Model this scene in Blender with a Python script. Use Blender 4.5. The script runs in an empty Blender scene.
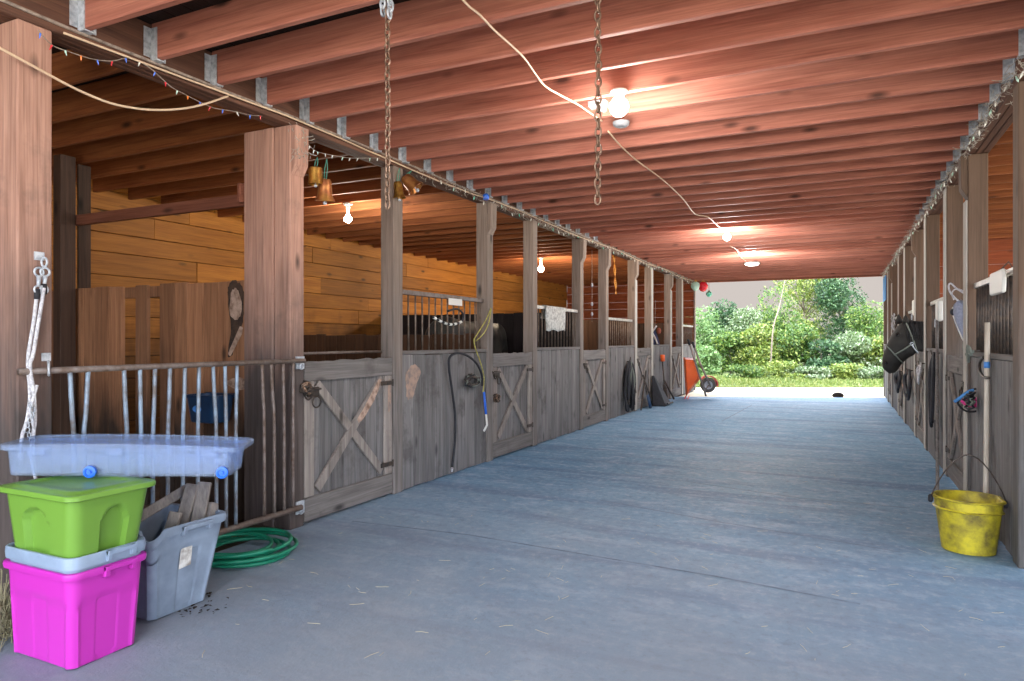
import bpy, bmesh, math, random
import numpy as np
from mathutils import Vector, Matrix
R = random.Random(7)
sc = bpy.context.scene
COL = sc.collection
# ---------------------------------------------------------------- camera
H = 1.345; F = 683.0; TH = math.atan(328.0/683.0); CT = math.cos(TH); ST = math.sin(TH)
XL = -3.51; XR = 0.947          # aisle faces of the left and the right stall rows
def ray(px, py):
    a = (px-512)/F; b = (340.5-py)/F
    return Vector((CT*a-ST, ST*a+CT, b))
EYE = Vector((0, 0, H))
def on_x(px, py, x):
    d = ray(px, py); return EYE+d*(x/d.x)
def on_y(px, py, y):
    d = ray(px, py); return EYE+d*(y/d.y)
def on_z(px, py, z=0.0):
    d = ray(px, py); return EYE+d*((z-H)/d.z)
def at_depth(px, py, zc):
    return EYE+ray(px, py)*zc
cd = bpy.data.cameras.new('camera'); cam = bpy.data.objects.new('camera', cd); COL.objects.link(cam)
cam.location = EYE; cam.rotation_euler = (math.pi/2, 0, TH)
cd.sensor_width = 36; cd.lens = F/1024*36; cd.clip_start = .05; cd.clip_end = 500
sc.camera = cam
sc.view_settings.view_transform = 'Standard'; sc.view_settings.look = 'None'
sc.view_settings.gamma = 1; sc.view_settings.use_curve_mapping = False
sc.view_settings.exposure = 0.45
try:
    sc.cycles.use_denoising = True; sc.cycles.denoiser = 'OPENIMAGEDENOISE'
    sc.cycles.max_bounces = 10; sc.cycles.diffuse_bounces = 3; sc.cycles.sample_clamp_indirect = 6
except Exception: pass

# ---------------------------------------------------------------- materials
def sl(c):   # sRGB 0-255 -> linear
    return tuple(((v/255)/12.92 if v/255 <= .04045 else ((v/255+.055)/1.055)**2.4) for v in c)+(1,)
class N:
    def __init__(s, name):
        s.m = bpy.data.materials.new(name); s.m.use_nodes = True; s.t = s.m.node_tree; s.n = s.t.nodes
        s.b = s.n['Principled BSDF']; s.out = s.n['Material Output']
    def new(s, t, **kw):
        n = s.n.new(t)
        for k, v in kw.items():
            if hasattr(n, k): setattr(n, k, v)
            else: n.inputs[k.replace('_', ' ')].default_value = v
        return n
    def ln(s, a, b): s.t.links.new(a, b)
    def math(s, op, a, b=None, clamp=False):
        n = s.new('ShaderNodeMath'); n.operation = op; n.use_clamp = clamp
        for i, v in enumerate((a, b)):
            if v is None: continue
            if isinstance(v, (int, float)): n.inputs[i].default_value = v
            else: s.ln(v, n.inputs[i])
        return n.outputs[0]
    def mix(s, f, a, b, mode='MIX'):
        n = s.new('ShaderNodeMix'); n.data_type = 'RGBA'; n.blend_type = mode
        for i, v in ((0, f), (6, a), (7, b)):
            if isinstance(v, (int, float, tuple)): n.inputs[i].default_value = v
            else: s.ln(v, n.inputs[i])
        return n.outputs[2]
    def rng(s, v, a, b, c, d):
        n = s.new('ShaderNodeMapRange'); s.ln(v, n.inputs[0])
        for i, x in enumerate((a, b, c, d)): n.inputs[i+1].default_value = x
        return n.outputs[0]
    def noise(s, vec, scale, detail=4, rough=.55, dist=0):
        n = s.new('ShaderNodeTexNoise'); n.inputs['Scale'].default_value = scale; n.inputs['Detail'].default_value = detail
        n.inputs['Roughness'].default_value = rough; n.inputs['Distortion'].default_value = dist
        if vec is not None: s.ln(vec, n.inputs['Vector'])
        return n.outputs[0]
    def bump(s, h, strength, dist=.01):
        n = s.new('ShaderNodeBump'); n.inputs['Strength'].default_value = strength; n.inputs['Distance'].default_value = dist
        s.ln(h, n.inputs['Height']); s.ln(n.outputs[0], s.b.inputs['Normal'])
    def set(s, **kw):
        for k, v in kw.items(): s.b.inputs[k.replace('_', ' ')].default_value = v
def coords(k, scale=(1, 1, 1), jitter=True):
    tc = k.new('ShaderNodeTexCoord')
    mp = k.new('ShaderNodeMapping'); mp.inputs['Scale'].default_value = scale
    v = tc.outputs['Object']
    if jitter:
        g = k.new('ShaderNodeNewGeometry'); oi = k.new('ShaderNodeObjectInfo')
        r = k.math('ADD', k.math('MULTIPLY', g.outputs['Random Per Island'], 37.0), k.math('MULTIPLY', oi.outputs['Random'], 61.0))
        a = k.new('ShaderNodeVectorMath'); a.operation = 'ADD'; k.ln(v, a.inputs[0]); k.ln(r, a.inputs[1]); v = a.outputs[0]
    k.ln(v, mp.inputs[0]); return mp.outputs[0]
def wood(name, c1, c2, axis='Z', dark=None, var=.35, knots=True, rough=.75, spec=.25, low_tone=None, bump=.35, stain=None, fleck=0, grime=None):
    """c1/c2 grain colours; dirt=(colour, z0, z1): second tone below z1, worn and dirty on posts and planks."""
    k = N(name); ax = 'XYZ'.index(axis)
    s = [14, 14, 14]; s[ax] = .9
    v = coords(k, tuple(s))
    n1 = k.noise(v, 1.6, 6, .6, .6)
    col = k.mix(k.rng(n1, .3, .7, 0, 1), sl(c1), sl(c2))
    s2 = [70, 70, 70]; s2[ax] = 1.5
    n2 = k.noise(coords(k, tuple(s2)), 1.3, 3, .6)
    col = k.mix(k.rng(n2, .45, .75, 0, .45), col, sl(dark or [x*.45 for x in c1]))
    g = k.new('ShaderNodeNewGeometry'); oi = k.new('ShaderNodeObjectInfo')
    rv = k.math('FRACT', k.math('ADD', g.outputs['Random Per Island'], oi.outputs['Random']))
    hsv = k.new('ShaderNodeHueSaturation'); k.ln(col, hsv.inputs['Color'])
    k.ln(k.rng(rv, 0, 1, 1-var, 1+var), hsv.inputs['Value']); col = hsv.outputs[0]
    if knots:
        s3 = [5.0, 5.0, 5.0]; s3[ax] = 1.9
        vo = k.new('ShaderNodeTexVoronoi'); vo.inputs['Scale'].default_value = 1.0
        k.ln(coords(k, tuple(s3)), vo.inputs['Vector'])
        kn = k.rng(vo.outputs['Distance'], .05, .16, .85, 0)
        col = k.mix(kn, col, sl([x*.30 for x in c1]))
    if grime:   # blotchy wear
        gn = k.noise(coords(k, (1, 1, 1)), grime[1], 5, .65)
        col = k.mix(k.rng(gn, grime[2], grime[2]+.14, 0, grime[3]), col, sl(grime[0]))
    if low_tone:
        tc = k.new('ShaderNodeNewGeometry'); sp = k.new('ShaderNodeSeparateXYZ'); k.ln(tc.outputs['Position'], sp.inputs[0])
        dn = k.noise(coords(k, (1, 1, .35)), 5, 4)
        zz = k.math('ADD', sp.outputs[2], k.math('MULTIPLY', k.math('SUBTRACT', dn, .5), 1.1))
        col = k.mix(k.rng(zz, low_tone[1], low_tone[2], low_tone[3] if len(low_tone) > 3 else .9, 0), col, k.mix(k.rng(n1, .35, .65, 0, 1), sl(low_tone[0]), sl([x*.72 for x in low_tone[0]])))
    k.ln(col, k.b.inputs['Base Color']); k.set(Roughness=rough); k.b.inputs['Specular IOR Level'].default_value = spec
    k.bump(k.math('ADD', n1, n2), bump, .006)
    return k.m
def plain(name, c, rough=.5, metal=0, spec=.5, var=.0, nscale=8, c2=None, bump=0, trans=0, alpha=1, emit=None, es=0, ior=1.45, sub=0):
    k = N(name)
    if c2 is not None or bump:
        n = k.noise(coords(k), nscale, 5, .6)
        k.ln(k.mix(k.rng(n, .38, .66, 0, 1), sl(c), sl(c2 or c)), k.b.inputs['Base Color'])
        if bump: k.bump(n, bump, .006)
    else: k.b.inputs['Base Color'].default_value = sl(c)
    k.set(Roughness=rough, Metallic=metal, Alpha=alpha, IOR=ior); k.b.inputs['Specular IOR Level'].default_value = spec
    k.b.inputs['Transmission Weight'].default_value = trans
    if emit: k.b.inputs['Emission Color'].default_value = sl(emit); k.b.inputs['Emission Strength'].default_value = es
    return k.m
MT = {}
MT['joist'] = wood('joist_wood', (192, 126, 106), (156, 94, 78), 'X', dark=(92, 52, 43), var=.13, rough=.7)
MT['joist_raw'] = wood('stall_joist_wood', (168, 104, 62), (132, 74, 44), 'X', dark=(80, 42, 26), var=.16)
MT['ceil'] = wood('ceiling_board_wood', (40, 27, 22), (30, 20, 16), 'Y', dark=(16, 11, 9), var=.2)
MT['beam'] = wood('beam_wood', (108, 74, 58), (80, 54, 44), 'Y', dark=(44, 30, 24), var=.15)
MT['post'] = wood('post_wood', (196, 152, 132), (166, 124, 106), 'Z', dark=(80, 52, 42), var=.14, low_tone=((84, 78, 76), 1.0, 2.05, .95), grime=((92, 82, 76), 2.4, .57, .5))
MT['post_grey'] = wood('grey_post_wood', (152, 134, 120), (124, 108, 97), 'Z', dark=(76, 62, 54), var=.12, low_tone=((128, 122, 118), .9, 1.95))
MT['post_dim'] = wood('right_post_wood', (112, 90, 74), (92, 74, 60), 'Z', dark=(60, 46, 38), var=.14, low_tone=((110, 108, 106), .7, 1.7))
MT['plank'] = wood('weathered_plank_wood', (134, 130, 128), (101, 98, 97), 'Z', dark=(50, 46, 44), var=.2, low_tone=((112, 110, 112), -.1, .55, .5), grime=((62, 54, 50), 2.4, .53, .62))
MT['rail'] = wood('weathered_rail_wood', (134, 128, 124), (100, 95, 92), 'Y', dark=(62, 57, 54), var=.12, grime=((78, 70, 66), 3, .55, .5))
MT['brace'] = wood('door_brace_wood', (158, 148, 140), (122, 113, 107), 'Z', dark=(60, 52, 48), var=.14, grime=((72, 64, 58), 3, .55, .5))
MT['gold'] = wood('golden_board_wood', (176, 114, 44), (142, 86, 28), 'Y', dark=(84, 46, 14), var=.22, rough=.6, low_tone=((64, 44, 28), 1.0, 1.75, .75))  # darker brown tone on the lower boards
MT['red'] = wood('red_board_wood', (164, 88, 52), (136, 66, 38), 'X', dark=(80, 38, 24), var=.16)
MT['part'] = wood('partition_wood', (176, 126, 92), (140, 96, 68), 'Z', dark=(70, 46, 32), var=.3, low_tone=((50, 43, 39), .5, 1.25, .95))  # darker grey-brown tone towards the bottom
MT['darkpart'] = wood('dark_partition_wood', (48, 42, 42), (34, 30, 32), 'Z', dark=(18, 16, 16), var=.2)
MT['brownpart'] = wood('brown_partition_wood', (82, 56, 38), (62, 42, 30), 'Z', dark=(34, 22, 16), var=.25)
MT['wornpale'] = plain('chewed_pale_wood', (186, 158, 140), .85, c2=(120, 94, 78), nscale=20, bump=.4)
MT['worndark'] = plain('chewed_dark_wood', (52, 40, 34), .9, c2=(82, 62, 50), nscale=14, bump=.4)
MT['wornpink'] = plain('bare_pinkish_wood', (172, 142, 124), .85, c2=(122, 112, 106), nscale=16)
MT['rail_red'] = wood('crossboard_wood', (150, 94, 72), (122, 72, 54), 'X', dark=(70, 40, 30), var=.1)
MT['galv'] = plain('galvanised_steel', (204, 208, 214), .5, .3, c2=(150, 156, 164), nscale=30)
MT['canopy'] = plain('grey_lamp_metal', (120, 120, 122), .5)
MT['face'] = wood('lit_face_strip_wood', (190, 184, 174), (164, 158, 149), 'Z', dark=(130, 122, 112), var=.06, knots=False)  # pale tone stands for the light on the posts' aisle faces
MT['darkpost'] = wood('dark_inner_post_wood', (84, 62, 50), (64, 47, 38), 'Z', dark=(34, 25, 20), var=.12)
MT['bar'] = plain('grille_bar_steel', (120, 108, 98), .55, .5, c2=(92, 74, 60), nscale=14)
MT['gatebar'] = plain('blue_grey_gate_paint', (140, 158, 176), .45, .2, c2=(104, 96, 92), nscale=9)
MT['gaterail'] = plain('rusty_gate_rail', (124, 112, 106), .6, .3, c2=(96, 78, 66), nscale=16)
MT['railmetal'] = plain('pale_grille_rail', (196, 192, 184), .45, .3, c2=(158, 152, 146), nscale=12)
MT['iron'] = plain('dark_iron', (62, 58, 56), .55, .6, c2=(92, 78, 68), nscale=25)
MT['chain'] = plain('rusty_chain_steel', (146, 120, 100), .45, .7, c2=(110, 84, 68), nscale=40)
MT['pink'] = plain('pink_plastic', (188, 50, 166), .34, spec=.45)
MT['green'] = plain('lime_green_plastic', (108, 148, 58), .33, spec=.45)
MT['grey'] = plain('grey_blue_plastic', (146, 162, 182), .42, c2=(128, 144, 164), nscale=6)
MT['greyold'] = plain('scuffed_grey_plastic', (136, 150, 168), .5, c2=(112, 124, 140), nscale=5)
MT['wheel'] = plain('blue_plastic', (40, 104, 214), .35)
MT['bucketyellow'] = plain('dirty_yellow_plastic', (206, 188, 44), .5, c2=(112, 98, 46), nscale=9)
MT['feeder'] = plain('dark_blue_plastic', (28, 58, 92), .4, c2=(22, 44, 70), nscale=6)
MT['hose'] = plain('green_rubber', (20, 122, 92), .38, spec=.5)
MT['brass'] = plain('brass', (196, 150, 70), .38, .85, c2=(150, 98, 48), nscale=22)
MT['copper'] = plain('aged_copper_brass', (160, 96, 62), .45, .75, c2=(188, 134, 70), nscale=18)
MT['cordgreen'] = plain('green_cord', (70, 132, 112), .8)
MT['rope'] = plain('white_rope', (206, 204, 206), .85, c2=(150, 146, 150), nscale=60)
MT['ropeyellow'] = plain('yellow_cord', (186, 178, 92), .8, c2=(140, 132, 70), nscale=30)
MT['cable'] = plain('tan_electric_cable', (206, 178, 148), .6)
MT['cablegrey'] = plain('dusty_grey_cable', (158, 142, 128), .75, c2=(112, 98, 88), nscale=30)
MT['black'] = plain('black_webbing', (30, 30, 34), .7, c2=(44, 44, 50), nscale=20)
MT['strap'] = plain('grey_green_webbing', (112, 118, 108), .75)
MT['white'] = plain('off_white_plastic', (222, 220, 212), .55)
MT['cloth'] = plain('grey_white_terry_cloth', (216, 214, 206), .95, c2=(150, 148, 142), nscale=26, bump=.6)
MT['pinkcloth'] = plain('pink_webbing', (206, 60, 124), .8)
MT['bluecloth'] = plain('blue_webbing', (74, 132, 190), .8)
MT['navy'] = plain('navy_cloth', (52, 54, 84), .9, c2=(40, 42, 66), nscale=12)
MT['rust'] = plain('rust_cloth', (138, 72, 56), .9)
MT['orange'] = plain('orange_paint', (236, 104, 40), .4, c2=(220, 88, 34), nscale=4)
MT['red_paint'] = plain('faded_red_paint', (226, 96, 92), .45)
MT['tyre'] = plain('grey_rubber', (92, 88, 86), .8)
MT['ash'] = wood('pale_handle_wood', (206, 196, 182), (180, 168, 152), 'Z', knots=False, var=.05)
MT['scrap'] = wood('scrap_lumber_wood', (150, 140, 132), (112, 104, 100), 'Z', var=.15)
MT['mesh'] = plain('fly_mask_mesh', (186, 192, 214), .9, alpha=.62, c2=(160, 166, 186), nscale=60)
MT['tape'] = plain('blue_tape', (70, 130, 200), .5)
MT['paper'] = plain('worn_paper', (224, 222, 216), .8, c2=(150, 140, 130), nscale=24)
MT['horse'] = plain('dark_horse_coat', (50, 48, 44), .62, c2=(36, 34, 32), nscale=7, spec=.35)
MT['mane'] = plain('black_mane_hair', (24, 22, 22), .8)
MT['eye'] = plain('horse_eye', (16, 12, 10), .08)
MT['amber'] = plain('amber_sticky_strip', (206, 136, 54), .4)
MT['straw'] = plain('straw', (206, 190, 150), .8)
MT['hay'] = plain('dry_hay', (150, 142, 112), .9)
MT['litter'] = plain('dark_leaf_litter', (40, 32, 28), .9)
MT['dust'] = plain('dusty_cobweb', (168, 160, 148), .95)
MT['bulbglow'] = plain('lit_bulb', (255, 250, 245), .4, emit=(255, 248, 240), es=40)
MT['bulbwarm'] = plain('warm_lit_bulb', (255, 235, 200), .4, emit=(255, 226, 190), es=30)
MT['discglow'] = plain('lit_disc', (255, 250, 245), .4, emit=(255, 250, 244), es=6)
for nm, c in (('red', (220, 50, 60)), ('green', (60, 190, 120)), ('blue', (80, 120, 220)), ('orange', (236, 130, 60)), ('teal', (110, 200, 170)), ('palegreen', (190, 226, 208)), ('clear', (232, 230, 220))):
    MT['mini_'+nm] = plain('fairy_bulb_'+nm, c, .2, spec=.6)
def clear_mat():
    k = N('clear_cloudy_plastic')
    k.b.inputs['Base Color'].default_value = sl((200, 214, 236)); k.set(Roughness=.25, IOR=1.3)
    tb = k.new('ShaderNodeBsdfTransparent'); tb.inputs[0].default_value = sl((222, 232, 247))
    mx = k.new('ShaderNodeMixShader'); mx.inputs[0].default_value = .80
    k.ln(k.b.outputs[0], mx.inputs[1]); k.ln(tb.outputs[0], mx.inputs[2]); k.ln(mx.outputs[0], k.out.inputs['Surface'])
    return k.m
MT['clear'] = clear_mat()
def concrete():
    k = N('blue_grey_concrete')
    v = coords(k, (1, 1, 1), False)
    big = k.noise(v, .35, 3, .5)
    col = k.mix(k.rng(big, .35, .65, 0, 1), sl((124, 160, 187)), sl((100, 146, 181)))
    mid = k.noise(coords(k, (.9, 2.2, 1), False), 1.6, 6, .65)
    col = k.mix(k.rng(mid, .52, .72, 0, .42), col, sl((84, 110, 144)))
    pale = k.noise(coords(k, (1, 1.6, 1), False), 3.2, 8, .7)
    col = k.mix(k.rng(pale, .51, .62, 0, .45), col, sl((178, 194, 216)))
    # wet-looking broom streaks across the aisle
    st = k.noise(coords(k, (.35, 3.4, 1), False), 1.0, 5, .6, .4)
    col = k.mix(k.rng(st, .53, .64, 0, .6), col, sl((76, 106, 144)))
    fine = k.noise(v, 60, 4, .7)
    col = k.mix(k.rng(fine, .5, .8, 0, .3), col, sl((90, 96, 108)))
    spk = k.noise(v, 17, 6, .75)
    col = k.mix(k.rng(spk, .53, .62, 0, .42), col, sl((186, 192, 204)))
    col = k.mix(k.rng(spk, .46, .37, 0, .42), col, sl((70, 82, 102)))
    # near end greyer; sky light is painted into the bluer far concrete
    sp = k.new('ShaderNodeSeparateXYZ'); g = k.new('ShaderNodeNewGeometry'); k.ln(g.outputs['Position'], sp.inputs[0])
    dn = k.noise(v, 1.1, 5, .6)
    yy = k.math('ADD', sp.outputs[1], k.math('MULTIPLY', k.math('SUBTRACT', dn, .5), 3.0))
    near = k.rng(yy, 2.2, 6.4, .85, 0)
    col = k.mix(near, col, sl((130, 133, 140)))
    k.ln(col, k.b.inputs['Base Color'])
    rg = k.rng(mid, .3, .7, .72, .55); k.ln(rg, k.b.inputs['Roughness'])
    k.b.inputs['Specular IOR Level'].default_value = .4
    k.bump(k.math('ADD', pale, k.math('ADD', spk, k.math('MULTIPLY', fine, .5))), .4, .012)
    return k.m
MT['floor'] = concrete()
MT['sand'] = plain('pale_sand', (232, 214, 186), .95, c2=(206, 186, 156), nscale=3, bump=.2)
MT['dirtfloor'] = plain('stall_dirt', (84, 66, 52), .95, c2=(60, 46, 36), nscale=5, bump=.4)
MT['lawn'] = plain('lawn_soil', (98, 110, 58), .95, c2=(78, 92, 42), nscale=4)
def leafmat(name, a, b, c):
    k = N(name)
    g = k.new('ShaderNodeNewGeometry')
    r = g.outputs['Random Per Island']
    col = k.mix(k.rng(r, 0, .6, 0, 1), sl(a), sl(b)); col = k.mix(k.rng(r, .7, 1, 0, 1), col, sl(c))
    k.ln(col, k.b.inputs['Base Color']); k.set(Roughness=.5)
    tr = k.new('ShaderNodeBsdfTranslucent'); k.ln(col, tr.inputs[0])
    mx = k.new('ShaderNodeMixShader'); mx.inputs[0].default_value = .22
    k.ln(k.b.outputs[0], mx.inputs[1]); k.ln(tr.outputs[0], mx.inputs[2]); k.ln(mx.outputs[0], k.out.inputs['Surface'])
    return k.m
MT['leaf_mid'] = leafmat('mid_green_leaves', (48, 80, 28), (84, 116, 42), (156, 170, 84))
MT['leaf_dark'] = leafmat('dark_green_leaves', (24, 56, 28), (48, 86, 42), (124, 152, 104))
MT['leaf_yellow'] = leafmat('yellow_green_leaves', (68, 92, 28), (112, 132, 44), (190, 194, 108))
MT['leaf_pale'] = leafmat('pale_grey_green_leaves', (68, 92, 50), (108, 130, 80), (196, 204, 174))
MT['leaf_soft'] = leafmat('soft_green_leaves', (72, 106, 50), (104, 136, 72), (152, 174, 116))
MT['grass'] = leafmat('grass_blades', (84, 108, 42), (124, 142, 62), (184, 182, 120))
MT['bark'] = wood('bark', (150, 136, 118), (112, 100, 88), 'Z', knots=False)

# ---------------------------------------------------------------- mesh builder
class MB:
    def __init__(s): s.v = []; s.f = []
    def add(s, vs, fs):
        o = len(s.v); s.v += [tuple(x) for x in vs]; s.f += [tuple(i+o for i in f) for f in fs]; return s
    def box(s, x0, x1, y0, y1, z0, z1):
        return s.add([(x0, y0, z0), (x1, y0, z0), (x1, y1, z0), (x0, y1, z0), (x0, y0, z1), (x1, y0, z1), (x1, y1, z1), (x0, y1, z1)],
              [(0, 3, 2, 1), (4, 5, 6, 7), (0, 1, 5, 4), (1, 2, 6, 5), (2, 3, 7, 6), (3, 0, 4, 7)])
    def obox(s, c, size, rot):
        c = Vector(c); hx, hy, hz = [q/2 for q in size]
        vs = [c+rot@Vector((sx*hx, sy*hy, sz*hz)) for sz in (-1, 1) for sx, sy in ((-1, -1), (1, -1), (1, 1), (-1, 1))]
        return s.add(vs, [(0, 3, 2, 1), (4, 5, 6, 7), (0, 1, 5, 4), (1, 2, 6, 5), (2, 3, 7, 6), (3, 0, 4, 7)])
    def bar(s, a, b, w, d, up=(1, 0, 0)):
        """box from a to b, w wide across, d deep along `up`"""
        a = Vector(a); b = Vector(b); z = (b-a).normalized(); u = Vector(up); u = (u-z*u.dot(z)).normalized(); x = z.cross(u)
        rot = Matrix((x, u, z)).transposed()
        return s.obox((a+b)/2, (w, d, (b-a).length), rot)
    def tube(s, pts, r, n=8, closed=False, cap=True):
        pts = [Vector(p) for p in pts]; m = len(pts)
        rs = r if isinstance(r, (list, tuple)) else [r]*m
        o = len(s.v); prev = None
        for i, p in enumerate(pts):
            if closed: t = pts[(i+1) % m]-pts[i-1]
            else: t = pts[min(i+1, m-1)]-pts[max(i-1, 0)]
            if t.length < 1e-9: t = Vector((0, 0, 1))
            t.normalize()
            if prev is None:
                a = Vector((0, 0, 1)) if abs(t.z) < .9 else Vector((1, 0, 0)); u = t.cross(a).normalized()
            else:
                u = prev-t*prev.dot(t)
                u = u.normalized() if u.length > 1e-6 else t.orthogonal().normalized()
            prev = u; w = t.cross(u)
            for j in range(n):
                a = 2*math.pi*j/n; s.v.append(tuple(p+(u*math.cos(a)+w*math.sin(a))*rs[i]))
        for i in range(m if closed else m-1):
            for j in range(n):
                i2 = (i+1) % m; s.f.append((o+i*n+j, o+i*n+(j+1) % n, o+i2*n+(j+1) % n, o+i2*n+j))
        if cap and not closed:
            s.f.append(tuple(o+j for j in reversed(range(n)))); s.f.append(tuple(o+(m-1)*n+j for j in range(n)))
        return s
    def loft(s, rings, cap0=True, cap1=True):
        o = len(s.v); n = len(rings[0])
        for r in rings: s.v += [tuple(p) for p in r]
        for i in range(len(rings)-1):
            for j in range(n): s.f.append((o+i*n+j, o+i*n+(j+1) % n, o+(i+1)*n+(j+1) % n, o+(i+1)*n+j))
        if cap0: s.f.append(tuple(o+j for j in reversed(range(n))))
        if cap1: s.f.append(tuple(o+(len(rings)-1)*n+j for j in range(n)))
        return s
    def lathe(s, prof, c=(0, 0, 0), n=20, rot=None, cap0=True, cap1=True):
        c = Vector(c); rot = rot or Matrix.Identity(3)
        return s.loft([[c+rot@Vector((r*math.cos(2*math.pi*j/n), r*math.sin(2*math.pi*j/n), z)) for j in range(n)] for r, z in prof], cap0, cap1)
    def ball(s, c, r, n=10, sq=(1, 1, 1)):
        c = Vector(c); rings = []
        for i in range(1, n//2+1):
            a = math.pi*i/(n//2+1)
            rings.append([c+Vector((r*sq[0]*math.sin(a)*math.cos(2*math.pi*j/n), r*sq[1]*math.sin(a)*math.sin(2*math.pi*j/n), -r*sq[2]*math.cos(a))) for j in range(n)])
        return s.loft(rings)
    def torus(s, c, R_, r, axis='X', n=16, k=8, sx=1, sy=1):
        c = Vector(c); pts = []
        for i in range(n):
            a = 2*math.pi*i/n; p, q = R_*sx*math.cos(a), R_*sy*math.sin(a)
            pts.append(c+Vector({'X': (0, p, q), 'Y': (p, 0, q), 'Z': (p, q, 0)}[axis]))
        return s.tube(pts, r, k, closed=True)
    def build(s, name, mat, parent=None, smooth=False, bevel=0, seg=1):
        me = bpy.data.meshes.new(name); me.from_pydata([tuple(p) for p in s.v], [], s.f); me.validate(); me.update()
        o = bpy.data.objects.new(name, me); COL.objects.link(o); me.materials.append(MT[mat] if isinstance(mat, str) else mat)
        if smooth:
            me.polygons.foreach_set('use_smooth', [True]*len(me.polygons))
            if smooth == 'auto':
                try: me.set_sharp_from_angle(angle=math.radians(38))
                except Exception: pass
        if bevel:
            b = o.modifiers.new('bevel', 'BEVEL'); b.width = bevel; b.segments = seg; b.limit_method = 'ANGLE'
        if parent is not None:
            o.parent = parent; o.matrix_parent_inverse = Matrix.Translation(parent.location).inverted() if parent.type == 'EMPTY' else Matrix.Identity(4)
        return o
def tag(o, label, cat, group=None):
    o['label'] = label; o['category'] = cat
    if group: o['group'] = group
    return o
def thing(name, loc, label, cat, group=None):
    o = bpy.data.objects.new(name, None); COL.objects.link(o); o.location = loc; o.empty_display_size = .1
    return tag(o, label, cat, group)
def struct(o): o['kind'] = 'structure'; return o
def kids(o): return [c for c in COL.objects if c.parent is o]
ORD = ['zeroth', 'first', 'second', 'third', 'fourth', 'fifth', 'sixth', 'seventh', 'eighth', 'ninth', 'tenth', 'eleventh', 'twelfth', 'thirteenth', 'fourteenth', 'fifteenth', 'sixteenth', 'seventeenth', 'eighteenth', 'nineteenth', 'twentieth']
def nth(n):
    if n <= 20: return ORD[n]
    t = {2: 'twenty', 3: 'thirty', 4: 'forty'}[n//10]
    return (t[:-1]+'ieth') if n % 10 == 0 else t+'-'+ORD[n % 10]
def catenary(a, b, sag, n=12, wob=0):
    a = Vector(a); b = Vector(b); out = []
    for i in range(n+1):
        t = i/n; p = a.lerp(b, t); p.z -= sag*4*t*(1-t)
        if wob and 0 < i < n: p += Vector((R.uniform(-wob, wob), R.uniform(-wob, wob), R.uniform(-wob, wob)))
        out.append(p)
    return out
def smooth_pts(pts, n=6):
    pts = [Vector(p) for p in pts]; out = []
    for i in range(len(pts)-1):
        p0, p1, p2, p3 = pts[max(i-1, 0)], pts[i], pts[i+1], pts[min(i+2, len(pts)-1)]
        for k in range(n):
            t = k/n
            out.append(.5*((2*p1)+(p2-p0)*t+(2*p0-5*p1+4*p2-p3)*t*t+(3*p1-p0-3*p2+p3)*t**3))
    out.append(pts[-1]); return out
# ================================================================ the setting
YB = -1.4; YE = 18.80; XO = -7.20; XRO = 4.9
JZ0, JZ1 = 2.93, 3.135
BZ0, BZ1 = 2.875, 3.135
A0 = [3.68+3.0*i for i in range(5)]+[18.64]      # posts before each door (near face)
B0 = [4.925+3.0*i for i in range(5)]             # posts after each door
# floor: aisle slab with a skewed far edge, stall earth
m = MB(); m.add([(XL-.06, YB, 0), (XR+.06, YB, 0), (XR+.06, 18.3, 0), (XL-.06, 16.45, 0), (XL-.06, YB, -.12), (XR+.06, YB, -.12), (XR+.06, 18.3, -.12), (XL-.06, 16.45, -.12)],
      [(0, 1, 2, 3), (4, 7, 6, 5), (0, 4, 5, 1), (1, 5, 6, 2), (2, 6, 7, 3), (3, 7, 4, 0)])
fl = struct(m.build('floor', 'floor'))
struct(MB().box(XO-.09, XL-.06, YB, YE, -.1, -.002).build('floor_stalls', 'dirtfloor'))
struct(MB().box(XR+.06, XRO, YB, YE, -.1, -.002).build('floor_stalls_right', 'dirtfloor'))
g = MB(); g.add([(-60, -40, -.03), (60, -40, -.03), (60, 80, -.03), (-60, 80, -.03)], [(0, 1, 2, 3)])
struct(g.build('ground', 'sand'))
# concrete joints (saw cuts / slab seams)
def seam(pts, w):
    m = MB(); pts = [Vector(p) for p in pts]
    for a, b in zip(pts, pts[1:]):
        d = (b-a); n = Vector((-d.y, d.x, 0)).normalized()*w/2
        m.add([a-n, b-n, b+n, a+n], [(0, 1, 2, 3)])
    return m
MT['seam'] = plain('dark_floor_seam', (92, 108, 128), .7, c2=(122, 136, 154), nscale=9)
for i, (pts, w) in enumerate((([(352, 521), (470, 535), (600, 557), (720, 577), (860, 604)], .022), ([(600, 500), (720, 522), (860, 545), (900, 552)], .014), ([(690, 482), (800, 498), (910, 508)], .014), ([(722, 421), (752, 405)], .02))):
    struct(seam([on_z(x, y, .0015) for x, y in pts], w).build('floor_seam', 'seam'))
# ceiling deck
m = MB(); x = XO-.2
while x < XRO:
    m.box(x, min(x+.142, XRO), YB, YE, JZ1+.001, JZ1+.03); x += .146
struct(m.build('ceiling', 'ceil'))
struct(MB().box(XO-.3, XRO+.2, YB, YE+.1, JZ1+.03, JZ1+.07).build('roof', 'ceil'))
# outer (back) wall of the left stalls: wide horizontal golden boards with uneven edges
m = MB(); z = 0
hs = [.24, .2, .26, .22, .25, .2, .24, .23, .22, .25, .21, .24, .22, .3]
for h in hs:
    y = YB
    while y < 18.65:
        L = R.uniform(2.2, 3.9); y1 = min(y+L, 18.7); d = R.uniform(0, .012)
        m.box(XO-.04, XO+d, y, y1-.004, z+.003, min(z+h, 3.13)-.003); y = y1
    z += h
struct(m.build('wall_left', 'gold', bevel=.004))
struct(MB().box(XO-.09, XO-.041, YB, YE, -.08, 3.13).build('wall_left_outer', 'darkpart'))
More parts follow.
